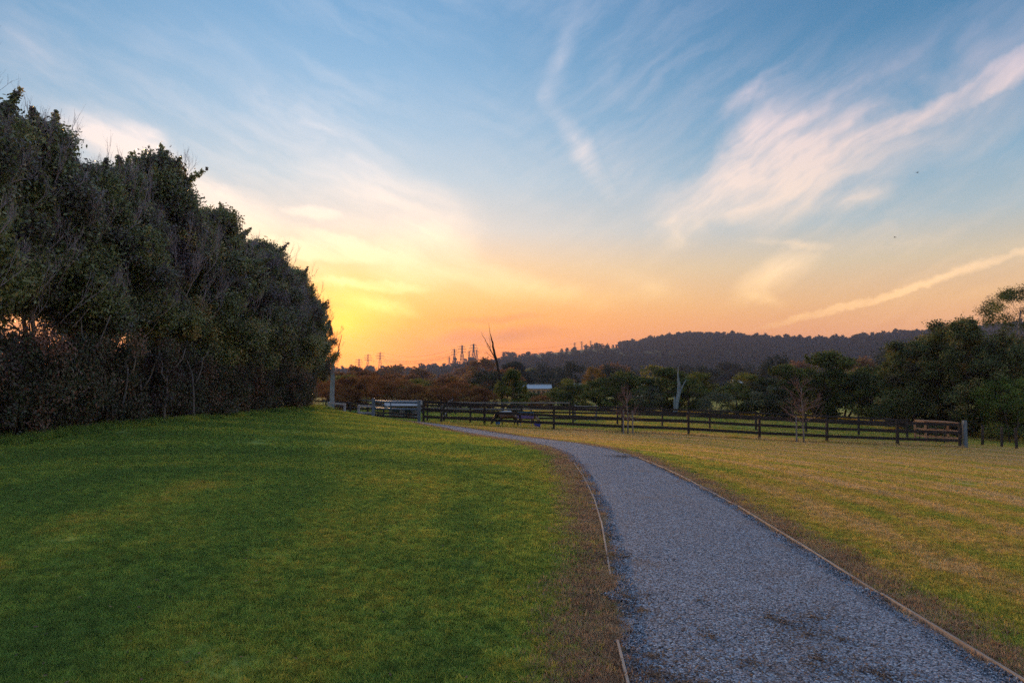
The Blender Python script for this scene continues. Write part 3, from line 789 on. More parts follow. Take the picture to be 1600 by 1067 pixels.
# --- the windbreak row on the left
row_kinds = []
for k in range(5):
    thin = k == 4
    tm, cm = make_tree('windbreak', 8.0, (.385,.36,.27,.28,.26)[k], 1.95, 92 if not thin else 66, 420 if not thin else 250, .112, M['leaf_row'], M['pale_bark'], 200+k*7, cr=(.17,.36), profile='spire', trunks=2, trunk_r=.014, aspect=.52, sprigs=22, limbs=26, hollow=.42, tone_sd=.22)
    g = np.random.default_rng(300+k); mb = MB()
    for b_ in range(46):
        f = g.uniform(.10, .92); a = g.uniform(0, 6.28); z0 = 2.2+5.8*f; r0 = 1.95*spire(f)*g.uniform(.6,.95)
        o_ = Vector((math.cos(a), math.sin(a), 0))
        bare(mb, o_*r0 + Vector((0,0,z0-.3)), o_*.9+Vector((0,0,.9)), .85, .014, 3, g, .5, .25, (3,4), 3)
    row_kinds.append((tm, cm, mb.mesh('windbreak_twigs', M['twig'])))
SIL = [(-200,10),(0,95),(45,176),(90,178),(150,232),(240,234),(270,290),(330,318),(380,360),(430,394),(470,426),(500,458),(530,500)]
nrow = 14
ORD = ['first','second','third','fourth','fifth','sixth','seventh','eighth','ninth','tenth','eleventh','twelfth','thirteenth','fourteenth']
for k in range(nrow):
    f = k/(nrow-1); y = 14.0 + 24.4*f**1.0 + random.uniform(-.35,.35); x = -12.5 + 1.25*f**1.5 + random.uniform(-.28,.28)
    px = 800 + F*x/y
    top = np.interp(px, [a for a, b in SIL], [b for a, b in SIL]) + (-24, 44, -14, 36, 6)[k % 5]*16/y
    z0 = hz(x, y); ztop = EYE + (585-top)/F*(y-.2)
    hh = ztop - z0
    tm, cm, tw = row_kinds[(k % 2) if k < 5 else 2 + k % 2] if k < nrow-1 else row_kinds[4]
    s_ = (1.0 if k < nrow-3 else (.92, .86, .74)[k-nrow+3])
    put_tree('windbreak_tree', (tm, cm), (x, y, z0), s_*random.uniform(.80,.96), hh/8.6, random.uniform(0,6.28), 'tall leafy windbreak tree, %s in the row counted from the pale snapped trunk' % ORD[nrow-1-k], 'windbreak trees along the lawn', [('bare_twigs', tw)])
hedge = []
for k in range(3):
    g = np.random.default_rng(400+k); cl = np.c_[g.normal(0,.42,46), g.normal(0,.40,46), g.uniform(.12,1.72,46)]
    hedge.append((None, clumps_to_crown('hedge_crown', cl, g.uniform(.22,.40,46), 260, .072, M['leaf_hedge'], 410+k, .55, 1.0, .2)))
    mb = MB()
    for s_ in range(5): limb(mb, (g.normal(0,.1), g.normal(0,.1), -.1), (g.normal(0,.35), g.normal(0,.35), 1.5), .025, .008, g, 5)
    hedge[k] = (mb.mesh('hedge_stem', M['bark'], True), hedge[k][1])
y = 13.0
kk = 0
while y < 36.4:
    f = (y-14)/24.5; x = -11.75 + .95*max(0,f)**1.5 + random.uniform(-.15,.15)
    e = put_tree('hedge_shrub', hedge[kk % 3], (x, y, hz(x,y)), random.uniform(.85,1.05), random.uniform(.92,1.22)*(1.2 if y < 24 else 1.0), random.uniform(0,6.28), 'dark reddish leafy shrub filling in under the windbreak trees', 'hedge shrubs under the windbreak')
    e['category'] = 'shrub'
    y += .98; kk += 1
y = 13.5
while y < 36:      # a second file of shrubs behind the trunks
    f = (y-14)/24.5; x = -13.3 + 1.1*max(0,f)**1.5 + random.uniform(-.2,.2)
    e = put_tree('hedge_shrub', hedge[(kk+1) % 3], (x, y, hz(x,y)), random.uniform(.95,1.15), random.uniform(.70,.95), random.uniform(0,6.28), 'dark reddish leafy shrub filling in under the windbreak trees', 'hedge shrubs under the windbreak')
    e['category'] = 'shrub'
    y += 1.5; kk += 1
# pale stems showing in front of the hedge
for (px, pb, pt, Y, tilt) in [(122,626,545,18.0,16),(167,661,560,19.2,-4),(190,655,575,19.6,10),(220,661,600,20.6,0),(66,672,580,16.5,-5),(256,655,590,21.2,5),(304,650,590,23.0,-3)]:
    b_ = at(px, pb, Y); b_.z = hz(b_.x, b_.y) - .05; tp = at(px+tilt, pt, Y)
    g = np.random.default_rng(px); mb = MB()
    limb(mb, (0,0,0), tp-b_, .042, .028, g, 7, 5, .06)
    limb(mb, (tp-b_)*.8, (tp-b_)+Vector((.5,.1,.9)), .03, .012, g, 5, 4, .08)
    limb(mb, (tp-b_)*.9, (tp-b_)+Vector((-.4,.2,1.0)), .03, .012, g, 5, 4, .08)
    o = link('sapling_stem', mb.mesh('sapling_stem', M['pale_bark'], True), None, b_)
    tag(o, 'slender pale tree stem standing against the dark hedge', 'tree stem', 'pale stems in front of the hedge')

# --- slender pale trunk with a snapped fork at the end of the row
def dead_tree(name, label, pix, mat, Y, twigs=()):
    """pix: list of limbs, each a list of (px, py, radius)"""
    x0 = at(pix[0][0][0], pix[0][0][1], Y); z0 = hz(x0.x, x0.y)
    e = empty(name, (x0.x, x0.y, z0)); tag(e, label, 'dead tree')
    g = np.random.default_rng(int(pix[0][0][0]))
    for q_i, lb in enumerate(pix):
        mb = MB(); P_ = []
        for k_, (px, py, r_) in enumerate(lb):
            v2 = at(px, py, Y) - Vector((x0.x, x0.y, z0)); v2.y = .12*k_*(1 if q_i % 2 else -1)*.6
            if q_i == 0 and k_ == 0: v2 = Vector((0,0,-.1))
            P_.append(v2)
        R_ = [a[2] for a in lb]
        # subdivide with a little wander
        PP, RR = [P_[0]], [R_[0]]
        for k_ in range(len(P_)-1):
            for f in (.33,.66,1.0):
                w_ = P_[k_].lerp(P_[k_+1], f)
                if f < 1: w_ = w_ + Vector(g.normal(0, .02, 3))
                PP.append(w_); RR.append(R_[k_]*(1-f)+R_[k_+1]*f)
        mb.tube(PP, RR, 7)
        link('trunk' if q_i == 0 else 'branch', mb.mesh('dead_limb', mat[q_i] if isinstance(mat, list) else mat, True), e)
    return e
dead_tree('dead_tree', 'slender pale trunk with a dark snapped fork past the end of the windbreak', [[(519,640,.15),(520,600,.14),(521,575,.10),(523,555,.07)],[(522,566,.06),(527,552,.05),(530,536,.03),(533,522,.012)],[(522,575,.05),(517,556,.03),(516,545,.012)]], [M['silver'],M['deadwood'],M['deadwood']], 43)
dead_tree('dead_tree', 'tall bare dead tree with a blackened spire behind the rail fence', [[(786,645,0.124),(784,615,0.112),(779,580,0.105),(775,560,0.105),(772,548,0.099),(768,530,0.056),(766,522,0.025),(764,506,0.007)],
    [(777,568,0.050),(769,552,0.037),(762,538,0.028),(755,526,0.019),(751,518,0.007)],[(770,553,0.031),(764,545,0.022),(758,532,0.007)],[(766,545,0.019),(765,530,0.012),(764,524,0.005)],[(776,562,0.031),(766,556,0.019),(758,548,0.007)]],
    [M['deadwood'],M['deadwood'],M['deadwood'],M['deadwood'],M['deadwood']], 58)
dead_tree('dead_tree', 'silvery forked dead trunk standing before the dark tree belt', [[(1053,652,.24),(1056,638,.19),(1060,612,.15),(1060,600,.13),(1058,584,.05),(1058,572,.02)],[(1060,622,.08),(1066,605,.06),(1073,593,.02)],[(1054,646,.14),(1053,630,.08),(1053,619,.03)]], M['silver'], 60)

# --- kinds of trees for the belts behind the paddock
K = {}
K['dark'] = make_tree('dark_round', 8, .10, 3.0, 70, 127, .26, M['leaf_dark'], M['bark'], 500, cr=(.20,.34), profile='round', trunk_r=.022)
K['dark2'] = make_tree('dark_oval', 8, .06, 2.6, 66, 127, .26, M['leaf_dark'], M['bark'], 510, cr=(.20,.34), profile='oval', trunk_r=.022, sprigs=8)
K['lifted'] = make_tree('lifted', 8, .32, 3.0, 70, 127, .26, M['leaf_dark'], M['bark'], 520, cr=(.2,.34), profile='round', trunk_r=.022, trunks=2)
K['olive'] = make_tree('olive', 8, .05, 2.8, 60, 127, .26, M['leaf_olive'], M['bark'], 530, cr=(.22,.36), profile='oval', trunk_r=.02)
K['russet'] = make_tree('russet', 6, .04, 2.9, 70, 102, .20, M['leaf_brown'], M['bark'], 540, cr=(.2,.36), profile='round', trunk_r=.02)
K['russet2'] = make_tree('russet_b', 6, .04, 2.6, 60, 102, .20, M['leaf_brown'], M['bark'], 545, cr=(.2,.36), profile='oval', trunk_r=.02, sprigs=6)
K['ochre'] = make_tree('ochre', 8, .15, 3.4, 60, 102, .34, M['leaf_ochre'], M['bark'], 550, cr=(.24,.4), profile='round', trunk_r=.022)
K['bush'] = make_tree('bush', 4, .02, 2.5, 60, 136, .17, M['leaf_blue'], M['bark'], 560, cr=(.22,.36), profile='round', trunk_r=.02)
K['bluegum'] = make_tree('blue_gum', 8, .12, 2.8, 60, 127, .26, M['leaf_blue'], M['bark'], 565, cr=(.2,.34), profile='oval', trunk_r=.02)
K['bronze'] = make_tree('bronze', 9, .04, 2.6, 130, 190, .17, M['leaf_right'], M['bark'], 570, cr=(.16,.28), profile='wall', trunk_r=.02, sprigs=12)
K['bronze2'] = make_tree('bronze_b', 9, .16, 2.7, 130, 190, .17, M['leaf_right'], M['bark'], 575, cr=(.16,.28), profile='round', trunk_r=.02, sprigs=10, trunks=2)
K['bright'] = make_tree('fresh', 6, .12, 2.4, 90, 170, .17, M['leaf_bright'], M['bark'], 580, cr=(.18,.30), profile='round', trunk_r=.02, trunks=2)
K['gum'] = make_tree('gum', 14, .42, 4.4, 95, 260, .22, M['leaf_dark'], M['pale_bark'], 590, cr=(.13,.24), profile='open', trunk_r=.018, limbs=44, hollow=.4, aspect=.28)
K['fardark'] = make_tree('far_dark', 10, .08, 4.0, 50, 80, .6, M['leaf_hill'], M['bark'], 600, cr=(.24,.40), profile='round', trunk_r=.022)
K['faroval'] = make_tree('far_oval', 12, .06, 3.4, 50, 80, .6, M['leaf_hill'], M['bark'], 610, cr=(.24,.40), profile='oval', trunk_r=.022, sprigs=5)
K['farrusset'] = make_tree('far_russet', 9, .06, 3.8, 46, 80, .6, M['leaf_brown'], M['bark'], 620, cr=(.24,.42), profile='round', trunk_r=.022)
K['farolive'] = make_tree('far_olive', 9, .06, 3.8, 46, 80, .6, M['leaf_olive'], M['bark'], 630, cr=(.24,.42), profile='oval', trunk_r=.022)
DIM = dict(dark=(8,3.3),dark2=(8,2.9),lifted=(8,3.3),olive=(8,3.1),russet=(6,3.2),russet2=(6,2.9),ochre=(8,3.8),bush=(4,2.8),bluegum=(8,3.1),bronze=(9,2.9),bronze2=(9,3.0),bright=(6,2.7),gum=(14,5.0),fardark=(10,4.6),faroval=(12,3.9),farrusset=(9,4.4),farolive=(9,4.4))
LAB = dict(
 dark=('evergreen_tree','dark round-headed evergreen tree in the belt behind the paddock','dark evergreens behind the paddock'),
 dark2=('evergreen_tree','dark upright evergreen tree in the belt behind the paddock','dark upright evergreens behind the paddock'),
 lifted=('evergreen_tree','dark tree on bare trunks with bright field showing beneath its crown','dark trees with open trunks'),
 olive=('olive_green_tree','olive-green tree catching yellow light in the belt behind the paddock','olive trees behind the paddock'),
 russet=('russet_tree','low russet-brown tree beyond the pale gate and rail fence','russet trees beyond the gate'),
 russet2=('russet_tree','upright russet-brown tree beyond the pale gate and rail fence','upright russet trees beyond the gate'),
 ochre=('autumn_tree','rounded ochre-yellow autumn tree rising behind the shed roofs',None),
 bush=('rounded_bush','rounded grey-green bush just behind the rail fence',None),
 bluegum=('grey_green_tree','grey-green leafy tree in the belt behind the paddock','grey-green trees behind the paddock'),
 bronze=('bronze_tree','tall bronze-green tree leafy to the ground by the timber rack','bronze-green trees by the timber rack'),
 bronze2=('bronze_tree','tall bronze-green tree on twin trunks past the end post','bronze-green trees on twin trunks'),
 bright=('green_tree','fresh green small tree by the wire fence','fresh green trees by the wire fence'),
 gum=('gum_tree','tall open-crowned gum tree standing over the hillside',None),
 fardark=('valley_tree','round dark tree in the valley before the wooded hill','round dark valley trees'),
 faroval=('valley_tree','tall dark tree in the valley before the wooded hill','tall dark valley trees'),
 farrusset=('valley_tree','brown-tinged tree in the valley before the wooded hill','brown valley trees'),
 farolive=('valley_tree','olive tree in the valley before the wooded hill','olive valley trees'))
PLANTED = {}
SPANX = [662,757,865,972,1075,1185,1290,1400,1497]
NEAR = dict(dark='dark round-headed evergreen', dark2='dark upright evergreen', lifted='dark open-trunked tree', olive='olive-green tree', russet='low russet-brown tree', russet2='upright russet-brown tree', bluegum='grey-green leafy tree', bronze='bushy bronze-green tree', bronze2='bronze-green twin-trunked tree', bright='fresh green small tree')
def place_words(px):
    if px < 584: return 'beyond the white rail panels'
    if px < 662: return 'beyond the blue-grey gateway'
    if px > 1497: return 'past the end post of the black fence'
    k_ = max(i_ for i_, v in enumerate(SPANX) if v <= px)
    return 'behind the %s span of the black fence from the gateway' % ORD[k_]
def relabel():
    for (kind, where), lst in PLANTED.items():
        lst.sort(key=lambda e_: -e_[1])
        words = {1: [''], 2: ['taller ', 'shorter ']}.get(len(lst), ['tallest '] + [''] * (len(lst)-2) + ['shortest '])
        for (e_, h_), wd_ in zip(lst, words): e_['label'] = (wd_ + NEAR[kind] + ' ' + where)
def plant(kind, px, top, wpx, Y, label=None):
    q_ = at(px, top, Y); z0 = hz(q_.x, q_.y); hh = max(1.0, q_.z - z0)
    dh, dw = DIM[kind]; nm, lb, gr = LAB[kind]
    sx = (wpx*(1.22 if Y < 100 else 1.05)/F*Y/2)/dw
    e = put_tree(nm, K[kind], (q_.x, q_.y, z0), sx, hh/(dh*1.04), random.uniform(0, 6.28), label or lb, gr if not label else None)
    if kind == 'bush': e['category'] = 'bush'
    if kind in NEAR and not label: PLANTED.setdefault((kind, place_words(px)), []).append((e, hh))
    return e
for a in [('bronze',1490,498,112,47),('bronze',1425,532,104,50),('bronze2',1545,524,112,46.5),('bronze',1458,520,84,52),('bronze2',1583,560,80,50),
          ('bright',1580,590,84,43),('bright',1625,560,90,46),('gum',1592,446,130,78),
          ('dark',1360,572,74,60),('lifted',1322,585,84,64),('dark2',1290,552,84,63),('dark',1262,575,66,66),('dark2',1222,572,66,61),('bluegum',1196,590,66,60),('olive',1165,583,60,66),('dark',1150,598,66,63),
          ('bush',1118,613,54,56),('olive',1092,582,60,70),('dark',1075,590,66,66),('dark2',1040,576,66,68),('bluegum',1014,602,44,60),('dark2',1000,590,60,66),('dark',974,580,70,64),('dark2',946,592,56,68),
          ('olive',914,600,40,76),('dark',895,598,52,74),('dark',872,610,48,72),('olive',886,592,36,82),('ochre',926,574,34,150),('dark2',801,579,40,57),
          ('dark',1390,568,70,62),('olive',1345,578,50,72),('dark2',1405,560,70,66),
          ('russet',508,596,70,56),('russet2',545,590,56,62),('russet',575,586,76,66),('russet',618,592,80,66),('russet2',650,602,52,62),('russet',684,604,70,66),('russet',720,596,70,70),('russet2',748,606,46,64),('russet',770,612,50,66),('olive',735,600,40,76),('olive',655,592,60,84),('russet',600,584,60,82),('russet2',700,590,60,86),('olive',540,586,50,80),('dark',640,598,50,72),('dark2',830,614,50,78),('russet',846,618,40,70),('olive',866,606,30,110),('dark',884,608,34,110),('dark',826,612,26,120),('russet',850,613,26,118),('olive',936,606,26,120),('dark',912,611,40,118)]:
    plant(*a)
relabel()
# valley trees between the belts and the hill
g = np.random.default_rng(77)
spots = []
for k in range(96):
    Y = 105 + 360 * g.random()**1.2; px = g.uniform(480, 1640)
    if Y < 190 and 815 < px < 945: continue
    kind = g.choice(['fardark','faroval','farrusset','farolive'], p=[.46,.26,.18,.10] if px > 760 else [.2,.12,.5,.18])
    top = (np.interp(px, [480,700,900,1100,1300,1600], [590,582,578,566,560,548]) + g.normal(0, 9)) + (Y < 170)*6
    spots.append((Y, kind, px, top, g.uniform(.72, 1.1)))
for Y, kind, px, top, asp in sorted(spots, reverse=True):
    q_ = at(px, top, Y); hh = q_.z - hz(q_.x, q_.y)
    hh = min(max(hh, 5), 19); base_px = hh*asp/Y*F
    top = 585 - (hz(q_.x, q_.y) + hh - EYE)/Y*F
    plant(kind, px, top, max(base_px, 6/Y*F), Y)
# trees alone on the skyline
for (px, top, wpx) in [(791,549,16),(800,550,15),(818,552,9),(835,552,11),(846,551,10),(920,541,13),(934,536,15),(998,536,15),(1006,536,12),(742,561,9),(622,572,12),(638,575,10),(578,574,14),(1012,540,8)]:
    plant('fardark', px, top, wpx, 1250, 'round-crowned tree alone on the bare skyline of the hill')['group'] = 'skyline trees'

# forest covering the hill
hk = []
for k in range(5):
    _, cm = make_tree('hill_crown', 13, .12, 5.5, 26, 26, 2.2, M['leaf_hill'], M['bark'], 700+k, cr=(.28,.46), profile='round', limbs=2)
    hk.append(cm)
n = 15000
a = g.uniform(R(-18), R(46), n); r_ = np.sqrt(g.uniform(430**2, 1520**2, n))
x, y = r_*np.sin(a), r_*np.cos(a)
ad_ = np.degrees(a)
pas = np.sin(x*.010+2.1)*np.cos(y*.0085+.7) + .5*np.sin(x*.023+y*.017)
bare_ridge = (ad_ < 9.0) & (r_ > 1000) & (r_ < 1400)       # pasture below the left of the ridge
keep = ~(bare_ridge & (g.random(n) < .93)) & ~(pas > .92)
keep &= ~((ad_ < 10.5) & (r_ >= 1330))
x, y, r_ = x[keep], y[keep], r_[keep]; n = len(x)
s_ = np.exp(g.normal(-.42, .24, n)).clip(.35, 1.05)
o = scatter('hillside_forest', np.c_[x, y, H(x, y)-.5], np.c_[np.zeros((n,2)), g.uniform(0,6.28,n)], np.c_[s_, s_, s_*g.uniform(.75,1.15,n)], g.integers(0,5,n), hk)
tag(o, 'dense dark forest covering the distant hill', 'forest', kind='stuff')

# ------------------------------------------------------------------ fences
def z_at(px, Y): 
    q_ = at(px, 600, Y); return Vector((q_.x, q_.y, hz(q_.x, q_.y)))
def post(root, p_, h_, w_, mat, name='post'):
    mb = MB(); mb.box((0,0,h_/2-.15), (w_, w_, h_+.3), random.uniform(-.1,.1), .94)
    o = link(name, mb.mesh('post', mat), root, p_)
    o.rotation_euler = (random.uniform(-.02,.02), random.uniform(-.02,.02), 0)
    return o
def fence(name, label, posts, rails, ph, rail_h, mat_r, mat_p, rw=.038, pw=.12, group=None):
    root = empty(name, (0,0,0)); tag(root, label, 'fence', group)
    for p_ in posts: post(root, p_, ph, pw, mat_p)
    for a_, b_ in zip(posts[:-1], posts[1:]):
        for rh in rails:
            o_ = Vector((0, -pw/2-rw/2-.004, 0))
            bar('rail', a_ + o_ + Vector((-.0, 0, rh+random.uniform(-.012,.012))), b_ + o_ + Vector((0,0,rh+random.uniform(-.012,.012))), rw, rail_h, mat_r, root)
    return root
main = [z_at(px, Y) for px, Y in [(662,38.0),(757,37.2),(865,36.4),(972,36.2),(1075,36.0),(1185,35.8),(1290,35.5),(1400,35.2),(1497,35.0)]]
fence('post_and_rail_fence', 'long black three-rail timber fence along the far edge of the lawn', main, (.36,.76,1.16), 1.27, .145, M['rail'], M['post'])
back = [z_at(px, Y) for px, Y in [(668,45),(735,45),(815,45),(895,44.5),(964,44.5),(1034,44),(1108,44),(1180,43.5),(1258,43.5),(1340,43),(1415,43)]]
fence('post_and_rail_fence', 'second dark timber fence dividing the paddock behind the ponies', back, (.36,.74,1.12), 1.22, .12, M['rail'], M['post'], pw=.11)
cross = [z_at(px, Y) for px, Y in [(690,42.5),(694,47),(698,52),(703,58),(708,66)]]
f = fence('post_and_rail_fence', 'grey timber dividing fence running back from the gate', cross, (.38,.74,1.1), 1.2, .11, M['grey_rail'], M['post'], pw=.13)
far_pen = [z_at(px, Y) for px, Y in [(560,62),(610,60),(660,58),(712,57),(770,56),(830,55),(890,54)]]
fence('post_and_rail_fence', 'weathered grey rail fence farther back behind the russet trees', far_pen, (.5,1.0), 1.15, .12, M['grey_rail'], M['post'], pw=.12)
pen = [z_at(px, Y) for px, Y in [(898,47.2),(931,47)]]
fence('rail_panel', 'short whitish two-rail panel inside the paddock', pen, (.18,1.02), 1.15, .14, M['white_rail'], M['grey_rail'], pw=.12)
# white sections by the gate
wa = [z_at(514,41.6), z_at(539,42.2)]
wa[0].z = at(514, 650, 41.6).z; wa[1].z = at(539, 652, 42.2).z
fence('rail_panel', 'white weathered two-rail fence panel behind the crest of the lawn', wa, (.36,.80), .86, .12, M['white_rail'], M['white_rail'], pw=.13)
wb = [z_at(561,42.4), z_at(583,42.2)]
wb[0].z = at(561, 655, 42.4).z; wb[1].z = at(583, 656, 42.2).z
fence('rail_panel', 'white weathered two-rail fence panel against the tall gate post', wb, (.42,.82), .90, .12, M['white_rail'], M['white_rail'], pw=.13)
wd = [z_at(478,46), z_at(514,45.5), z_at(548,45), z_at(575,45), z_at(600,45)]
for q_, py in zip(wd, (648,650,653,655,656)): q_.z = at(500, py, q_.y).z
fence('post_and_rail_fence', 'dark low fence running behind the white panels', wd, (.35,.7,1.0), 1.05, .09, M['rail'], M['post'], pw=.10)
# the pale blue-grey gate
ga, gb = z_at(584, 41.5), z_at(655, 38.4)
ga.z = at(584, 656, 41.5).z; gb.z = at(655, 661, 38.4).z
gate = empty('gateway', (0,0,0)); tag(gate, 'tall pale blue-grey timber gateway with two thick rails and a brace', 'gate')
post(gate, ga, at(584,622,41.5).z-ga.z, .17, M['pale_post']); post(gate, gb, at(655,625,38.4).z-gb.z, .17, M['pale_post'])
for pa, pb, r_ in ((626.5,629,.065),(637.5,639.5,.055)):
    mb = MB(); a_ = at(584,pa,41.5); b_ = at(655,pb,38.4); mb.tube([a_, a_.lerp(b_,.5)-Vector((0,0,.02)), b_], r_, 8); link('rail', mb.mesh('gate_rail', M['gate_paint'], True), gate)
mb = MB(); mb.tube([at(586,626,41.4), at(609,637,40.4)], .028, 6); link('brace', mb.mesh('gate_brace', M['gate_paint'], True), gate)
mb = MB(); mb.tube([at(610,627,40.4), at(611,638,40.4)], .035, 6); link('stile', mb.mesh('gate_stile', M['gate_paint'], True), gate)
for pa, pb in ((646,649),(651,654)):
    bar('rail', at(586,pa-2,41.3), at(653,pb-1,38.5), .03, .10, M['rail'], gate)
# end post
ep = z_at(1505, 34.9)
mb = MB(); mb.box((0,0,.55), (.17,.17,1.7), .05, .95)
tag(link('end_post', mb.mesh('end_post', M['pale_post']), None, ep), 'pale blue-grey strainer post closing the black rail fence', 'post')
# timber stock rack behind the end of the fence
ca_, cb_ = z_at(1444, 38.5), z_at(1497, 38.0)
rack = empty('timber_rack', (0,0,0)); tag(rack, 'fresh pine stock rack with open slatted sides behind the end post', 'rack')
dvec = Vector((.05, 1.1, 0)); up = Vector((0,0,1))
for c_ in (ca_, cb_, ca_+dvec, cb_+dvec):
    bar('post', c_ - up*.1, c_ + up*1.14, .09, .09, M['crate'], rack)
for h_ in (.34,.74,1.16):
    for a_, b_ in ((ca_, cb_), (ca_+dvec, cb_+dvec), (ca_, ca_+dvec), (cb_, cb_+dvec)):
        s2 = (b_-a_).normalized()*.06
        bar('rail', a_+s2+up*h_, b_-s2+up*h_, .05, .10 if h_ > 1 else .08, M['crate'], rack)
for k in range(4):
    f = (k+.5)/4; a_ = (ca_+dvec).lerp(cb_+dvec, f) - Vector((0,.055,0))
    bar('slat', a_ - up*.05, a_ + up*1.08, .05, .07, M['bark'], rack)
for k in range(4):
    f = (k+.6)/4.4; a_ = ca_.lerp(cb_, f) + dvec*f*.2
    b2 = a_ + dvec
bt = [ca_.lerp(cb_, f)+up*1.225 for f in (0,1)]
for k in range(4):
    s2 = dvec*(k/3.2+.02)
    bar('top_board', bt[0]+s2, bt[1]+s2, .16, .025, M['crate'], rack)
# wire fence on the right
wp = [z_at(px, Y) for px, Y in [(1532,38),(1562,37.4),(1585,36.5),(1612,35.6),(1660,34)]]
root = empty('wire_fence', (0,0,0)); tag(root, 'sagging wire fence on rough dark posts past the end post', 'fence')
for p_ in wp: post(root, p_, 1.15, .10, M['post'])
for a_, b_ in zip(wp[:-1], wp[1:]):
    for h_ in (.25,.5,.78,1.05):
        mb = MB(); mb.tube([a_+up*h_, a_.lerp(b_,.5)+up*(h_-.02), b_+up*h_], .006, 4); link('wire', mb.mesh('wire', M['steel']), root)

# ------------------------------------------------------------------ staked young bare trees in front of the fence
def young(px, Y, hpx, seed, mat, label, depth=4, low=.30, spread=.8):
    p_ = z_at(px, Y); hh = hpx/F*Y
    g = np.random.default_rng(seed); e = empty('young_tree', p_); tag(e, label, 'tree')
    mb = MB(); tp = limb(mb, (0,0,-.1), (g.normal(0,.05), 0, hh*.8), .045, .016, g, 6, 6, .05); link('trunk', mb.mesh('young_trunk', M['pale_bark'], True), e)
    mb = MB()
    for k_ in range(30):
        f = g.uniform(low, 1.0); i0 = min(5, int(f*6)); s2 = Vector(tp[i0]).lerp(Vector(tp[i0+1]), f*6-i0)
        a = g.uniform(0, 6.28); rise = .25 + .9*f
        bare(mb, s2, Vector((math.cos(a), math.sin(a), rise*.8)), hh*.30*(1.15-f*.6)*g.uniform(.6,1.1), .019, 3, g, .5, .10, (2,3), 3)
    link('branches', mb.mesh('young_branches', mat), e)
    return e
young(981, 35.3, 78, 901, M['redtwig'], 'young bare tree tied between two pale stakes before the fence')
young(1254, 34.6, 108, 905, M['redtwig'], 'taller young bare tree with a single stake before the fence')
def stake(px, Y, hpx, label):
    p_ = z_at(px, Y); hh = hpx/F*Y; mb = MB()
    mb.box((0,0,hh/2-.1), (.055,.055,hh+.2), .4, .9); mb.box((0,0,hh+.02), (.03,.03,.05), .4, .3)
    o = link('tree_stake', mb.mesh('tree_stake', M['stake']), None, p_); tag(o, label, 'stake', 'tree stakes')
stake(973.5, 35.0, 38, 'pale timber stake beside the smaller bare young tree')
stake(988, 35.3, 36, 'pale timber stake beside the smaller bare young tree')
stake(1243, 34.8, 40, 'pale timber stake beside the taller bare young tree')

# ------------------------------------------------------------------ ponies and buckets
m, t = mat_new('bay_coat')
s = t.node('ShaderNodeSeparateXYZ'); t.l.new(objpos(t), s.inputs[0])
nz = t.noise(objpos(t), 5.0, 3.0)
zz = t.math('ADD', s.outputs[2], t.math('MULTIPLY', t.math('SUBTRACT', nz, .5), .10))
bay = t.ramp(zz, [(.30, (.018,.012,.010,1)), (.46, (.055,.034,.026,1)), (.60, (.17,.10,.075,1)), (.80, (.17,.115,.09,1)), (.86, (.50,.52,.54,1))])
headm = t.maprange(s.outputs[0], -.52, -.40, 1.0, 0.0)
M['bay'] = finish(m, t, t.mix(headm, bay, (.016,.011,.010,1)), .55, .3)
m, t = mat_new('chestnut_coat')
s = t.node('ShaderNodeSeparateXYZ'); t.l.new(objpos(t), s.inputs[0])
M['chestnut'] = finish(m, t, t.ramp(s.outputs[2], [(.0, (.62,.52,.42,1)), (.26, (.55,.40,.28,1)), (.40, (.22,.12,.06,1)), (1, (.16,.09,.05,1))]), .55, .3)
def skin_mesh(name, nodes, edges, mat):
    me = bpy.data.meshes.new(name); me.from_pydata([n_[:3] for n_ in nodes], edges, [])
    o = bpy.data.objects.new(name+'_tmp', me); COL.objects.link(o)
    md = o.modifiers.new('skin', 'SKIN'); md.use_smooth_shade = True
    for i_, n_ in enumerate(nodes):
        sv = me.skin_vertices[0].data[i_]; sv.radius = n_[3] if isinstance(n_[3], tuple) else (n_[3], n_[3]); sv.use_root = (i_ == 0)
    sb = o.modifiers.new('sub', 'SUBSURF'); sb.levels = 2; sb.render_levels = 2
    dg = bpy.context.evaluated_depsgraph_get(); dg.update()
    out = bpy.data.meshes.new_from_object(o.evaluated_get(dg)); out.name = name
    bpy.data.objects.remove(o)
    out.materials.clear(); out.materials.append(mat)
    return out
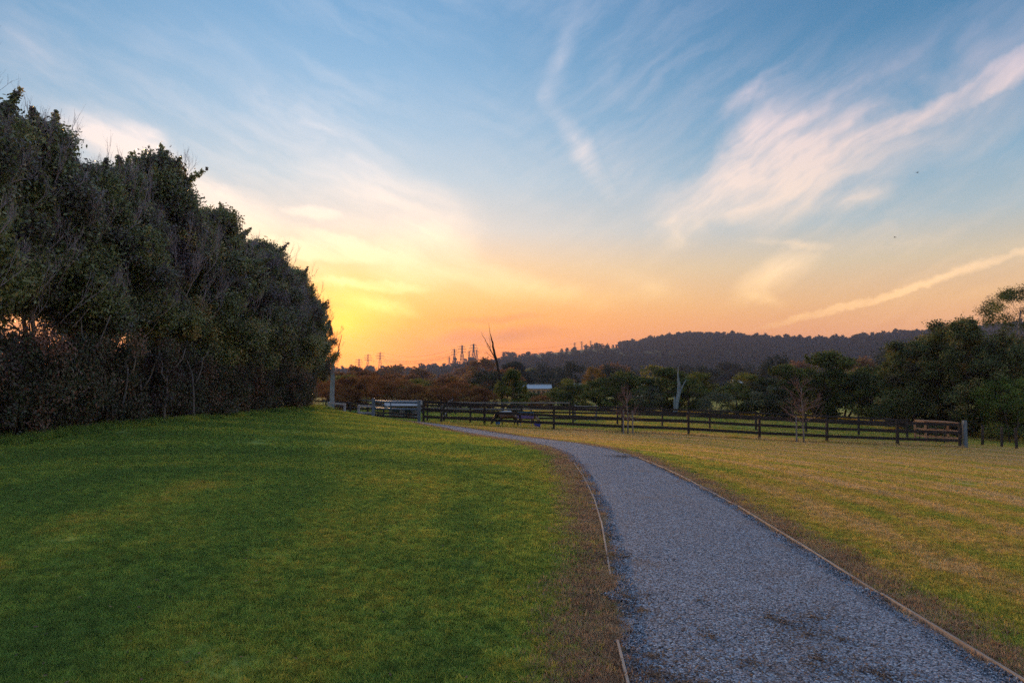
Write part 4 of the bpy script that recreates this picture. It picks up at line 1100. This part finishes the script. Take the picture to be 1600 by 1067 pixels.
def pony(label, p_, rz, coat, hair, rug=None, sc_=1.0):
    e = empty('pony', p_, rz); e.scale = (sc_,)*3; tag(e, label, 'pony')
    N_ = [(0,0,.66,(.19,.23)),(.22,0,.68,(.19,.22)),(.42,0,.70,(.17,.19)),(-.22,0,.67,(.19,.22)),(-.40,0,.70,(.15,.19)),(-.54,0,.70,(.10,.15)),(-.66,0,.58,(.075,.12)),(-.76,0,.44,(.07,.09)),(-.82,0,.33,(.062,.075)),(-.90,0,.17,(.045,.05)),(-.93,0,.11,(.038,.036))]
    E_ = [(0,1),(1,2),(0,3),(3,4),(4,5),(5,6),(6,7),(7,8),(8,9),(9,10)]
    for sd_ in (-1, 1):
        b_ = len(N_); st = .03*sd_
        N_ += [(-.36+st,.10*sd_,.50,.075),(-.37+st*2,.105*sd_,.31,.042),(-.37+st*3,.105*sd_,.12,.030),(-.39+st*3,.105*sd_,.03,.038)]; E_ += [(4,b_),(b_,b_+1),(b_+1,b_+2),(b_+2,b_+3)]
        b_ = len(N_)
        N_ += [(.40-st,.11*sd_,.52,.10),(.50-st*2,.11*sd_,.33,.045),(.46-st*3,.11*sd_,.12,.032),(.44-st*3,.11*sd_,.03,.040)]; E_ += [(2,b_),(b_,b_+1),(b_+1,b_+2),(b_+2,b_+3)]
        b_ = len(N_)
        N_ += [(-.73,.045*sd_,.50,.024),(-.715,.06*sd_,.57,.010)]; E_ += [(7,b_),(b_,b_+1)]
    link('body', skin_mesh('pony_body', N_, E_, coat), e)
    mb = MB(); g = np.random.default_rng(5)
    for k_ in range(12):
        f = k_/11; x_ = -.46-.28*f; z_ = .86-.32*f
        mb.tube([(x_,0,z_),(x_-.02,.07*(-1)**k_,z_-.05),(x_+.02,.10*(-1)**k_,z_-.18)], [.022,.026,.006], 5)
    link('mane', mb.mesh('pony_mane', hair, True), e)
    mb = MB(); mb.tube([(.56,0,.76),(.66,0,.70),(.70,0,.52),(.69,0,.26)], [.03,.055,.06,.02], 7); link('tail', mb.mesh('pony_tail', hair, True), e)
    if rug:
        V_, F1, F2 = [], [], []
        xs = np.linspace(-.46, .58, 9); th = np.linspace(-1.95, 1.95, 15)
        for x_ in xs:
            for a in th: 
                rz_ = .255 if abs(a) < 1.3 else .262
                V_.append((x_, .225*math.sin(a)*(1.0 if abs(a) < 1.57 else 1.03), .69 + rz_*math.cos(a)*(1.0 if abs(a) < 1.57 else 1.6)))
        for i_ in range(8):
            for j_ in range(14):
                (F2 if j_ < 3 or j_ > 10 else F1).append([i_*15+j_, i_*15+j_+1, (i_+1)*15+j_+1, (i_+1)*15+j_])
        r1 = link('rug', mesh('pony_rug', V_, F1, rug[0], True), e)
        link('rug_skirt', mesh('pony_rug_skirt', V_, F2, rug[1], True), r1)
        for o_ in e.children:
            if o_.name.startswith('rug'):
                sl = o_.modifiers.new('thick', 'SOLIDIFY'); sl.thickness = .015
    return e
pa = z_at(793, 39.3); pony('brown pony with a pale grey back eating from a light-blue bucket', pa, .05, M['bay'], M['hair_dark'], None, 1.03)
pb = z_at(823, 40.2); pony('pale-legged pony in a teal and purple rug beside the deep-blue tub', pb, math.pi-.1, M['chestnut'], M['hair_pale'], (M['teal_cloth'], M['purple_cloth']), .92)
def bucket(px, Y, r_, h_, mat, label):
    p_ = z_at(px, Y); e = empty('bucket', p_); tag(e, label, 'bucket')
    n = 20; prof = [(r_*.80,0),(r_*.86,h_*.4),(r_*.98,h_*.92),(r_*1.06,h_*.94),(r_*1.06,h_),(r_*.94,h_),(r_*.90,h_*.9),(r_*.76,.02)]
    V_ = [(a_*math.cos(6.2832*k_/n), a_*math.sin(6.2832*k_/n), z_) for a_, z_ in prof for k_ in range(n)]
    F_ = [[i_*n+k_, i_*n+(k_+1) % n, (i_+1)*n+(k_+1) % n, (i_+1)*n+k_] for i_ in range(len(prof)-1) for k_ in range(n)] + [list(range(n))[::-1], [(len(prof)-1)*n+k_ for k_ in range(n)]]
    link('tub', mesh('bucket_tub', V_, F_, mat, False), e)
    mb = MB(); mb.tube([(r_*1.05*math.cos(a_), .0+ r_*.5*math.sin(a_)*.6, h_*.96 + (-r_*.15)*math.sin(a_)) for a_ in np.linspace(0, math.pi, 9)], .008, 5); link('handle', mb.mesh('bucket_handle', M['steel'], True), e)
bucket(778, 38.2, .14, .31, M['blue_plastic'], 'light-blue plastic bucket in front of the brown pony')
bucket(839.5, 38.6, .18, .24, M['deep_blue_plastic'], 'deep-blue plastic tub beside the rugged pony')

# ------------------------------------------------------------------ far buildings
def shed(name, px, py_eave, wpx, Y, dep, wall_h, roof_h, wall, roof, label, nwin=4, rz=0.0, cat='shed'):
    q_ = at(px, py_eave, Y); z0 = q_.z - wall_h; wd = wpx/F*Y
    zg = hz(q_.x, q_.y)
    e = empty(name, (q_.x, q_.y, z0), rz); tag(e, label, cat)
    mb = MB(); fz = zg - z0 - .5; mb.box((0, dep/2, (wall_h+fz)/2), (wd, dep, wall_h-fz)); link('wall', mb.mesh('shed_wall', wall), e)
    x_ = wd/2+.4; 
    V_ = [(-x_,-.5,wall_h-.02),(x_,-.5,wall_h-.02),(x_,dep+.5,wall_h-.02),(-x_,dep+.5,wall_h-.02),(-x_,dep/2,wall_h+roof_h),(x_,dep/2,wall_h+roof_h)]
    F_ = [[0,1,5,4],[2,3,4,5],[0,4,3],[1,2,5],[3,2,1,0]]
    rf = link('roof', mesh('shed_roof', V_, F_, roof), e)
    mb = MB(); mb.box((0, dep/2, wall_h+roof_h+.03), (wd+.8,.4,.12)); link('ridge_cap', mb.mesh('ridge_cap', roof), rf)
    for k_ in range(nwin):
        xx = -wd/2 + wd*(k_+.5)/nwin
        mb = MB(); mb.box((xx, -.04, wall_h*.55), (wd/nwin*.5, .10, wall_h*.42)); wv_ = link('window', mb.mesh('shed_window', M['glass']), e)
        mb = MB(); mb.box((xx, -.06, wall_h*.55-wall_h*.24), (wd/nwin*.58, .16, .12)); link('sill', mb.mesh('window_sill', wall), wv_)
    return e
shed('farm_shed', 838, 607, 44, 165, 6, 2.2, .9, M['wall_tan'], M['roof_blue'], 'long shed with a pale blue roof and warm tan wall in the valley', 6)
shed('farm_shed', 918, 605, 42, 175, 6, 1.8, .9, M['wall_white'], M['roof_blue'], 'long white-walled shed with a pale blue roof before the ochre tree', 5)
shed('house', 1005, 602, 10, 150, 4, 1.6, .7, M['wall_white'], M['wall_white'], 'small white house among the dark trees by the silvery dead trunk', 2, cat='house')
shed('house', 1154, 598, 8, 190, 4, 1.2, .7, M['grey_rail'], M['wall_white'], 'tiny white house glimpsed above the rounded bush', 2, cat='house')
shed('house', 1326, 565, 10, 420, 6, 1.6, 1.2, M['grey_rail'], M['roof_blue'], 'pale-roofed house low on the wooded hillside', 2, cat='house')
shed('house', 747, 588, 7, 420, 9, 2.4, 1.5, M['wall_white'], M['wall_white'], 'white house on the slope beside the tall dead tree', 2, cat='house')
shed('house', 650, 590, 26, 520, 9, 2.6, 1.5, M['wall_white'], M['roof_blue'], 'long pale-roofed building below the pylons', 4, cat='house')
shed('stable', 628, 633, 40, 50, 1.6, .95, .22, M['grey_rail'], M['white_rail'], 'low pale-roofed shelter right behind the gateway', 2, cat='shelter')

# ------------------------------------------------------------------ pylons and wires
def pylon_meshes():
    mb = MB(); Ht = 40.0; r_ = .46
    def half(z_): return 3.6*(1-z_/Ht*.80) if z_ < 26 else .95
    lv = [0, 8, 15, 21, 26, 30, 34, 38]
    for sx_ in (-1,1):
        for sy_ in (-1,1):
            mb.tube([(sx_*half(z_), sy_*half(z_), z_) for z_ in lv] + [(0,0,Ht)], r_, 4)
    for z0_, z1_ in zip(lv[:-1], lv[1:]):
        a_, b_ = half(z0_), half(z1_)
        for q1, q2 in (((-a_,-a_),(b_,-b_)),((a_,-a_),(-b_,-b_)),((-a_,a_),(b_,b_)),((a_,a_),(-b_,b_)),((-a_,-a_),(-b_,b_)),((-a_,a_),(-b_,-b_)),((a_,-a_),(b_,b_)),((a_,a_),(b_,-b_))):
            mb.tube([(*q1, z0_), (*q2, z1_)], .26, 3)
    body = mb.mesh('pylon_tower', M['steel'])
    arms = []
    for z_, L_ in ((26.5,7.4),(31.5,8.6),(36.5,6.6)):
        mb = MB()
        for s_ in (-1,1):
            for yy in (-.8,.8): mb.tube([(0,yy,z_+.9),(s_*L_,0,z_+.4)], .30, 3)
            mb.tube([(0,0,z_-.4),(s_*L_,0,z_+.3)], .30, 3)
            mb.tube([(s_*L_,0,z_+.3),(s_*L_,0,z_-1.8)], .34, 4)
        arms.append(mb.mesh('pylon_arm', M['steel']))
    return body, arms
pb_, pa_ = pylon_meshes()
PY = []
def pylon(px, top, base, Y, rz, label, group):
    hh = (base-top)/F*Y; q_ = at(px, top, Y); zt = q_.z; z0 = hz(q_.x, q_.y)
    s_ = max(.4, (zt-z0)/40.0)
    e = empty('pylon', (q_.x, q_.y, z0), rz); e.scale = (min(s_,1.3),min(s_,1.3),s_); tag(e, label, 'pylon', group)
    link('tower', pb_, e)
    for a_ in pa_: link('cross_arm', a_, e)
    PY.append((e, s_)); return e
L1 = 'steel lattice pylon on the low skyline by the sun'; L2 = 'steel lattice pylon in the cluster beside the dead tree'; L3 = 'small steel pylon on the bare shoulder of the hill'
for px, top, b_, Y in [(553,572,582,2000),(561,560,582,1700),(575,553,580,1400),(594,550,580,1300)]: pylon(px, top, b_, Y, .15, L1, 'pylons by the sun')
for px, top, b_, Y in [(702,557,573,1500),(710,545,573,1350),(722,539,570,1200),(733,548,570,1300),(740,537,566,1180),(745,546,566,1300)]: pylon(px, top, b_, Y, .5, L2, 'pylons by the dead tree')
for px, top, b_, Y in [(898,541,552,1350),(909,536,551,1300),(923,533,549,1330)]: pylon(px, top, b_, Y, .4, L3, 'pylons on the hill shoulder')
def span(a_, b_, sag, label, offs):
    root = empty('power_line', (0,0,0)); tag(root, label, 'power line')
    for dx_, dz_ in offs:
        mb = MB(); A_ = a_ + Vector((dx_,0,dz_)); B_ = b_ + Vector((dx_,0,dz_))
        mb.tube([A_.lerp(B_, f) - Vector((0,0,sag*4*f*(1-f))) for f in np.linspace(0,1,9)], .10, 3); link('wire', mb.mesh('power_wire', M['cable']), root)
offs = [(-6,-13),(6,-13),(-7,-9),(7,-9),(0,0)]
def ptop(i_): e_, s_ = PY[i_]; return e_.location + Vector((0,0,40*s_))
span(ptop(3), ptop(6), 14, 'drooping power cables between the sunward pylons and the cluster', offs)
span(ptop(2), ptop(5), 12, 'fainter power cables strung just behind the first set', offs)
span(ptop(8), ptop(11), 12, 'power cables from the pylon cluster to the hill shoulder', offs)

# ------------------------------------------------------------------ two birds
for px, py, Y, rz, lb in [(1433,270,75,.4,'tiny dark bird gliding below the big pink cloud'),(1398,371,90,-.3,'tiny dark bird flying lower above the hill')]:
    e = empty('bird', at(px, py, Y), rz); tag(e, lb, 'bird')
    mb = MB(); mb.tube([(-.16,0,0),(-.10,0,.01),(0,0,.0),(.12,0,-.01),(.20,0,0)], [.008,.03,.04,.02,.03], 6); link('body', mb.mesh('bird_body', M['feather'], True), e)
    for s_ in (-1,1): link('wing', mesh('bird_wing', [(-.06,0,.02),(.05,0,.02),(.02,s_*.17,.09),(-.05,s_*.17,.09),(.05,s_*.36,.05)], [[0,1,2,3],[3,2,4]], M['feather']), e)

# ------------------------------------------------------------------ air
m, t = mat_new('haze_air')
pv = t.node('ShaderNodeVolumePrincipled')
pv.inputs['Color'].default_value = (.60, .65, .95, 1); pv.inputs['Density'].default_value = .00019; pv.inputs['Anisotropy'].default_value = .1
ot = t.node('ShaderNodeOutputMaterial'); t.l.new(pv.outputs[0], ot.inputs['Volume'])
zlo, zhi = float(V[:,2].min()) - 1.5, float(V[:,2].max()) + 60
mb = MB(); mb.box((0,0,(zlo+zhi)/2), (5060,5060,zhi-zlo))
hzb = link('haze', mb.mesh('haze', m)); tag(hzb, 'thin pale evening haze over the valley', 'haze', kind='stuff')
